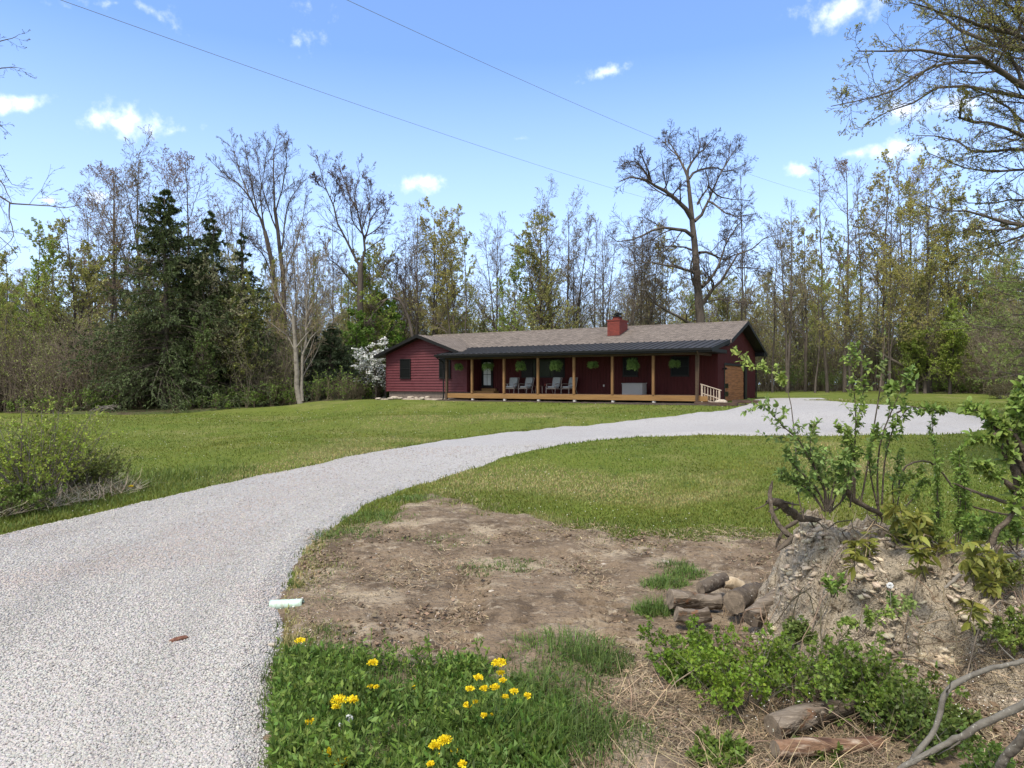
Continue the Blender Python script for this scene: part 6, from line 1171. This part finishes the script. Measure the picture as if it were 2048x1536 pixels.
plant('shrub', 'dense low leafy sprouts at the left shrub foot on the mound', 'shrub', [S1(s) for s in ([(720,1280),(660,1150),(580,1050),(500,960)], [(730,1280),(720,1120),(700,1000),(720,880)], [(740,1280),(780,1130),(800,1020),(790,930)], [(700,1280),(620,1180),(540,1120),(470,1060)], [(730,1290),(820,1200),(880,1100),(900,1010)])], 6.3, .008, 9, .05, GL3, 811, leafn=9)
plant('shrub', 'thin leafy sprouts between the middle shrub and the vines', 'shrub', [S1(s) for s in ([(1180,1290),(1200,1150),(1260,1060),(1340,1000)], [(1170,1290),(1150,1120),(1190,1000),(1180,900)], [(1200,1290),(1280,1200),(1330,1120),(1370,1080)])], 6.4, .007, 8, .055, GL2, 812, leafn=8)
plant('weed', 'small leafy weed growing from the left face of the mound', 'weed', [S2(s) for s in ([(640,560),(630,500),(600,440)], [(650,560),(680,500),(700,450)])], 5.55, .005, 8, .05, GL, 814, leafn=6)
plant('weed', 'small leafy weed beside the dandelion puff on the mound', 'weed', [S2(s) for s in ([(1010,660),(1000,600),(970,550)], [(1015,660),(1050,610),(1080,580)])], 5.3, .005, 8, .05, GL3, 815, leafn=6)
plant('weed', 'trailing green weed along the clay lip of the mound', 'weed', [S2(s) for s in ([(820,760),(860,700),(930,660),(1000,640)], [(820,760),(760,700),(700,690)], [(830,760),(850,690),(840,640)])], 5.2, .005, 9, .045, GL2, 816, leafn=7)
plant('shrub', 'leafy sprouts below the crooked shrub at the far right', 'shrub', [S1(s) for s in ([(1960,1536),(1900,1450),(1850,1380),(1780,1300)], [(1980,1536),(1990,1420),(1960,1330)], [(1700,1500),(1690,1400),(1650,1330)])], 5.9, .008, 10, .055, GL, 813, leafn=9)
# palmate leaved seedlings on the mound face
pm = [('palmate plant low on the right shoulder of the mound', [(1560,420),(1570,380),(1600,330)], 5.6, 12), ('palmate plant tucked behind the right shoulder of the mound', [(1240,330),(1250,280),(1300,240)], 6.0, 8), ('palmate plant on the crest left of the crooked shrub', [(1090,170),(1120,120),(1150,90)], 6.2, 9), ('largest palmate leaved seedling on the pale clay face', [(775,440),(770,360),(775,290),(790,250)], 5.75, 9), ('palmate leaved seedling just above the largest one', [(860,330),(855,260),(850,190)], 6.1, 4), ('spreading palmate plant under the crooked shrub', [(1460,520),(1450,430),(1460,350),(1470,290)], 5.4, 14), ('palmate plant hanging at the right of the clay face', [(1180,470),(1150,380),(1130,310),(1120,260)], 5.65, 9), ('low palmate plant at the foot of the right clay face', [(1430,700),(1440,640),(1450,580)], 5.1, 5), ('olive palmate plant growing on the mound crest', [(1010,200),(1010,120),(1000,60),(1010,20)], 6.2, 14), ('drooping palmate plant at the far right of the clay', [(1530,560),(1540,500),(1580,460)], 5.3, 7)]
for i, (lab, pts, Y, ns) in enumerate(pm): plant('seedling', lab, 'seedling', [S2(pts)], Y, .006, ns, .115, (.21, .215, .04), 820+i, side_ln=(.35, .75), leafn=1, pal=5, asp=.33, up=.0, tlo=.1, group=None)
# low bright shrubs at the foot of the mound
fs = [('bright green low bush below the log heap, its left half', 1400, 1330, 5.9, .50, .55, (.17, .27, .03)), ('brightest yellow green bush in front of the logs', 1490, 1400, 5.3, .62, .50, (.20, .31, .03)), ('small green bush left of the low bushes', 1375, 1345, 5.75, .25, .3, (.17, .27, .035)), ('bright bush right of centre below the clay face', 1650, 1390, 5.25, .62, .55, (.17, .25, .04)), ('bushy green plant on the right below the clay lip', 1745, 1360, 5.2, .55, .45, (.17, .26, .04)), ('green bush tucked in the far right bottom corner', 2030, 1520, 3.9, .42, .35, (.13, .21, .035)), ('loose green weeds between the two low logs', 1640, 1490, 4.6, .16, .3, (.15, .22, .04)), ('dim green plant behind the arching grey branch', 1830, 1400, 4.7, .42, .45, (.13, .19, .04)), ('small green sprig at the bottom edge left of the log', 1440, 1530, 4.5, .22, .25, (.16, .24, .04))]
for i, (lab, px, py, Y, H, W_, c) in enumerate(fs):
    x = (px-CX)/F*Y; z = (HY-py)/F*Y; z = min(z, float(mz(np.array([x]), np.array([Y]))[0])+.02); bush('bush', lab, x, Y, H*1.05, W_*1.5, 840+i, tuple(q_*.8 for q_ in c), nst=30, leafn=6, lsz=.034, rs=.004, z=z-.02, tw=(.12, .12, .06), leafasp=.6)
ms = [('olive leafy bush on the right shoulder of the mound', 1985, 5.9, .34, .42, (.16, .19, .04)), ('low green bush spilling over the clay at the far right', 2040, 5.4, .30, .40, (.17, .23, .045)), ('low leafy plant on the crest right of the dead branch', 1830, 6.3, .22, .34, (.15, .20, .045)), ('green weeds at the left foot of the clay mound', 1560, 5.75, .26, .30, (.17, .24, .05)), ('dusty green plant below the pale clay lip', 1880, 5.0, .26, .36, (.15, .20, .05)), ('small weedy bush on the left shoulder of the mound', 1600, 6.15, .18, .26, (.15, .20, .05))]
for i, (lab, px, Y, H, W_, c) in enumerate(ms):
    x = (px-CX)/F*Y; bush('bush', lab, x, Y, H, W_, 880+i, c, nst=24, leafn=6, lsz=.034, rs=.004, z=float(mz(np.array([x]), np.array([Y]))[0])-.02, tw=(.12, .11, .06), leafasp=.5)
# dead brush caught on the mound: short crooked twigs
rg = np.random.default_rng(890); nb_ = 70; px = rg.uniform(1500, 2060, nb_); Yv = rg.uniform(5.0, 6.5, nb_); x = (px-CX)/F*Yv; P = np.zeros((nb_, 7, 3)); a = rg.uniform(0, 6.28, nb_); L = rg.uniform(.25, .7, nb_); q = np.stack([x, Yv, mz(x, Yv)+.02], -1); d = np.stack([np.cos(a), np.sin(a)*.5, rg.uniform(-.1, .5, nb_)], -1)
for j in range(7): P[:, j] = q; q = q+norm(d)*(L/6)[:, None]; d = d+rg.normal(size=d.shape)*.22
R = np.full((nb_, 7), .007)*rg.uniform(.5, 1.3, (nb_, 1))*(1-.7*np.linspace(0, 1, 7))[None]; Q, RR = spawn(rg, P, R, 6, t=(.2, 1), ang=(30, 70), ln=(.25, .5), N=4, up=.02, wig=.2, rr=.6, rmin=.0014)
M_ = merge([(*tubes(P, R, 5), (.16, .13, .10), 0), (*tubes(Q, RR, 3), (.19, .15, .11), 0)]); tag(mk('dead_brush', M_[0], M_[1], DRYM, col=M_[2]), 'dead twiggy brush caught over the face of the clay mound', 'dead brush', kind='stuff')
# weeds carpet under the yellow flowers, and dry brush at lower right
rg = np.random.default_rng(860)
def zone(n, x0, x1, y0, y1):
    px = rg.uniform(x0, x1, n); py = rg.uniform(y0, y1, n); Y = 2.47*F/(py-HY); return (px-CX)/F*Y, Y, px, py
x, y, px, py = zone(9500, 545, 1130, 1320, 1640); w = fbm(x*2.2, y*2.2, o=3, seed=861); k = (w+sstep(1300, 1450, py)*.35+.22*np.exp(-((px-640)/90.)**2)-.25*np.exp(-((px-820)/60.)**2-((py-1480)/80.)**2)-.1*sstep(700, 800, px)*sstep(1480, 1400, py)+rg.uniform(-.2, .2, len(x)) > .06) & (px > 545+.3*(1400-py)*(py < 1400)); x, y, w = x[k], y[k], w[k]; n = len(x)
# rosettes of broad leaves
m = 6; q = np.repeat(np.stack([x, y, top(x, y)+.04], -1), m, 0); a = rg.uniform(0, 6.28, n*m); e = rg.uniform(.0, 1.3, n*m); d = np.stack([np.cos(a)*np.cos(e), np.sin(a)*np.cos(e), np.sin(e)], -1); sz = rg.uniform(.018, .07, n*m)*np.repeat(rg.uniform(.6, 1.5, n), m)
V, Fc = leaves(rg, q+d*.01+np.array([0, 0, 1.])*rg.uniform(0, .07, (n*m, 1))*(1+np.repeat(w, m)[:, None]), d, sz, sz*rg.uniform(.18, .45, n*m), .1); c = jit(rg, (.115, .185, .035), n*m, .45, .15)*np.repeat(1+.5*np.repeat(fbm(x*3, y*3, seed=44), m), 4)[:, None]; c = np.clip(c, .003, 1)
x2, y2, px2, py2 = zone(800, 550, 1000, 1340, 1640); k = fbm(x2*2.4, y2*2.4, o=2, seed=865)+.3*np.exp(-((px2-640)/90.)**2) > .12; x2, y2 = x2[k], y2[k]; n2 = len(x2)
P2 = np.zeros((n2, 5, 3)); a2 = rg.uniform(0, 6.28, n2); h2 = rg.uniform(.12, .34, n2)
for j in range(5): P2[:, j] = np.stack([x2+np.cos(a2)*h2*.1*j, y2+np.sin(a2)*h2*.1*j, top(x2, y2)+.03+h2*j/4], -1)
R2 = np.full((n2, 5), .0025); W2 = tubes(P2, R2, 3); qq, tt = along(rg, P2, 16, .1, 1); V2, F2 = leaves(rg, qq, norm(rg.normal(size=qq.shape)+np.array([0, 0, .35])), rg.uniform(.03, .075, len(qq)), rg.uniform(.012, .028, len(qq)), .1)
V, Fc, c, _m = merge([(V, Fc, c, 0), (*W2, (.14, .20, .05), 0), (V2, F2, jit(rg, (.15, .23, .04), len(qq), .35, .12), 0)])
tag(mk('ground_weeds', V, Fc, LEAF, col=c), 'low broad leaved green weeds under the yellow flowers', 'weeds', kind='stuff')
x, y, px, py = zone(9000, 545, 1120, 1335, 1640); w = fbm(x*1.3+5, y*1.3, o=3, seed=862); k = w > -.15; x, y = x[k], y[k]
tag(blade_obj('weedy_grass', rg, x, y, top(x, y)+.03, .14, .006, (.085, .15, .028), 1.1, .35), 'thin grass growing through the weeds by the gravel', 'grass', kind='stuff')
x, y, px, py = zone(15000, 1180, 2100, 1390, 1640); w = fbm(x*2, y*2, o=3, seed=863); k = (w > -.12) & ~((px > 1520) & (px < 1790) & (py > 1425) & (py < 1570) & (rg.uniform(0, 1, len(x)) < .4)); x, y, w = x[k], y[k], w[k]; V, Fc, c = straw(rg, x, y, mz(x, y)+.03+rg.uniform(0, .05, len(x)), .12+.22*(rg.uniform(0, 1, len(x)) < .3), .0036, (.30, .225, .14), .55)
tag(mk('dry_brush', V, Fc, DRYM, col=np.clip(c*np.repeat(rg.choice([.35, .7, 1.0, 1.5], len(x)), 6)[:, None], .003, 1)), 'matted dry tan grass and stalks in the bottom right corner', 'dry brush', kind='stuff')
x, y, px, py = zone(2600, 1440, 1720, 1180, 1440); k = rng.uniform(0, 1, len(x)) < .5+fbm(x*4, y*4, seed=66); x, y = x[k], y[k]; V, Fc, c = straw(rg, x, y, mz(x, y)+.02, .26, .0034, (.22, .165, .11), 1.4); tag(mk('dry_stalks', V, Fc, DRYM, col=c), 'thin dry stalks standing in front of the mound', 'dry stalks', kind='stuff')
x, y, px, py = zone(2600, 1500, 2050, 1250, 1500)
V, Fc, c = stones(rg, x[:420], y[:420], mz(x[:420], y[:420])+rg.uniform(.1, .3, 420), .0055, (.62, .60, .52), .2, 1); tag(mk('seed_heads', V, Fc, STONE, col=c), 'tiny pale seed heads in the dry brush', 'seed heads', kind='stuff')
# yellow wildflowers
def flower(label, base, heads, seed, bushy=0):
    rg = np.random.default_rng(seed); bx, by = base; b = G(bx, by); Y = b[1]; o = empty('yellow_wildflower', tuple(b), label, 'wildflower', 'yellow wildflowers beside the gravel')
    P = []; H = []
    for (hx, hy, r) in heads:
        e = P3(hx, hy, Y+rg.uniform(-.12, .12))-b; H.append((e, r)); mid = e*.5+np.array([rg.normal()*.01, 0, .02]); st = np.array([(bx-bx)*0., 0, 0])+np.array([rg.uniform(-.03, .03), rg.uniform(-.03, .03), 0])*(1+bushy); P.append(curve([st, st*.6+mid*.5*0+e*.25, mid, e], 8))
    P = np.array(P); R = np.full((len(P), 8), .0042)*(1-.5*np.linspace(0, 1, 8))[None]; W = tubes(P, R, 5); mk('stem', W[0], W[1], mat('green_stem', (.12, .18, .04), .6), parent=o, smooth=True)
    q, tg = along(rg, P, 10+bushy*6, .05, .75); d = norm(rg.normal(size=q.shape)+np.array([0, 0, .2])); sz = rg.uniform(.03, .075, len(q)); V, Fc = leaves(rg, q, d, sz, sz*.5, .1); mk('leaves', V, Fc, LEAF, col=jit(rg, (.10, .175, .035), len(q), .3), parent=o)
    for e, r in H:
        n = int(240*r/.05)+50; v = norm(rg.normal(size=(n, 3)))*np.array([1, 1, .6])*rg.uniform(.3, 1, (n, 1))*r; v[:, 2] = np.abs(v[:, 2])*.9; parts = []
        v = v*1.6; d = norm(v+np.array([0, 0, .02])+rg.normal(size=v.shape)*.02); sz = rg.uniform(.012, .020, n); V, Fc = leaves(rg, e+v, d, sz, sz*.8); mk('flower_head', V, Fc, PETAL, col=jit(rg, (.80, .62, .02), n, .15, .05), parent=o)
flower('single tall yellow wildflower at the top left of the patch', (614, 1420), [(600, 1283, .022)], 901)
flower('single yellow wildflower upright near the stick', (748, 1400), [(746, 1327, .024)], 902)
flower('yellow wildflower with two broad joined heads', (690, 1510), [(678, 1403, .034), (705, 1402, .026), (672, 1415, .015)], 903)
flower('small yellow wildflower low beside the gravel', (628, 1490), [(620, 1445, .017)], 904)
flower('yellow wildflower pair at the bottom left of the patch', (668, 1580), [(657, 1508, .026), (684, 1526, .024)], 905)
flower('yellow wildflower cluster low in the middle of the patch', (885, 1570), [(872, 1493, .028), (890, 1482, .026), (909, 1504, .012), (883, 1512, .010)], 906)
flower('tall bushy yellow wildflower with many heads at right of the patch', (985, 1500), [(998, 1328, .030), (1002, 1347, .014), (1005, 1362, .012), (957, 1357, .018), (968, 1378, .016), (990, 1376, .019), (940, 1379, .016), (1028, 1384, .014), (1056, 1393, .015), (935, 1413, .018), (951, 1405, .008), (968, 1432, .010), (983, 1432, .010), (1010, 1395, .012)], 907, bushy=2)
flower('small yellow wildflower peeking up at the bottom frame edge', (930, 1600), [(925, 1530, .014), (862, 1530, .012)], 908)
flower('tiny low yellow wildflowers in the weeds near the left heads', (745, 1420), [(740, 1374, .010), (752, 1375, .009)], 909)
flower('tiny lone yellow wildflower in the middle of the weeds', (835, 1400), [(828, 1376, .010)], 910)
p = G(262, 975); flower('lone yellow dandelion on the verge left of the driveway', (262, 985), [(262, 973, .03)], 911)
def puff(label, base, head, r, Y=None, seed=0):
    rg = np.random.default_rng(seed); b = G(*base) if Y is None else P3(base[0], base[1], Y); e = P3(head[0], head[1], b[1])-b; o = empty('dandelion_puff', tuple(b), label, 'dandelion', 'white dandelion seed heads')
    W = tubes(curve([(0, 0, 0), e*.5, e], 6)[None], np.full((1, 6), .003), 5); mk('stem', W[0], W[1], BARKP, parent=o)
    v = norm(rg.normal(size=(260, 3))); V, Fc = leaves(rg, e+v*r*.35, v+rg.normal(size=v.shape)*.15, r*.75, r*.3); V2, F2, c2 = stones(rg, np.array([e[0]]), np.array([e[1]]), np.array([e[2]]), r*.45, (.5, .48, .42), .1, 1); mk('seed_head', V, Fc, PETAL, col=jit(rg, (.9, .9, .88), 260, .1, .02), parent=o)
puff('largest round white dandelion puff under the yellow heads', (700, 1500), (698, 1437), .026, seed=1); puff('small white dandelion puff below left of the largest puff', (682, 1500), (681, 1449), .013, seed=2); puff('white dandelion puff against the dark hollow of the mound', (1782, 1215), (1780, 1171), .024, Y=5.35, seed=3); puff('white dandelion puff on the verge far left of the driveway', (19, 1030), (19, 1020), .03, seed=4)
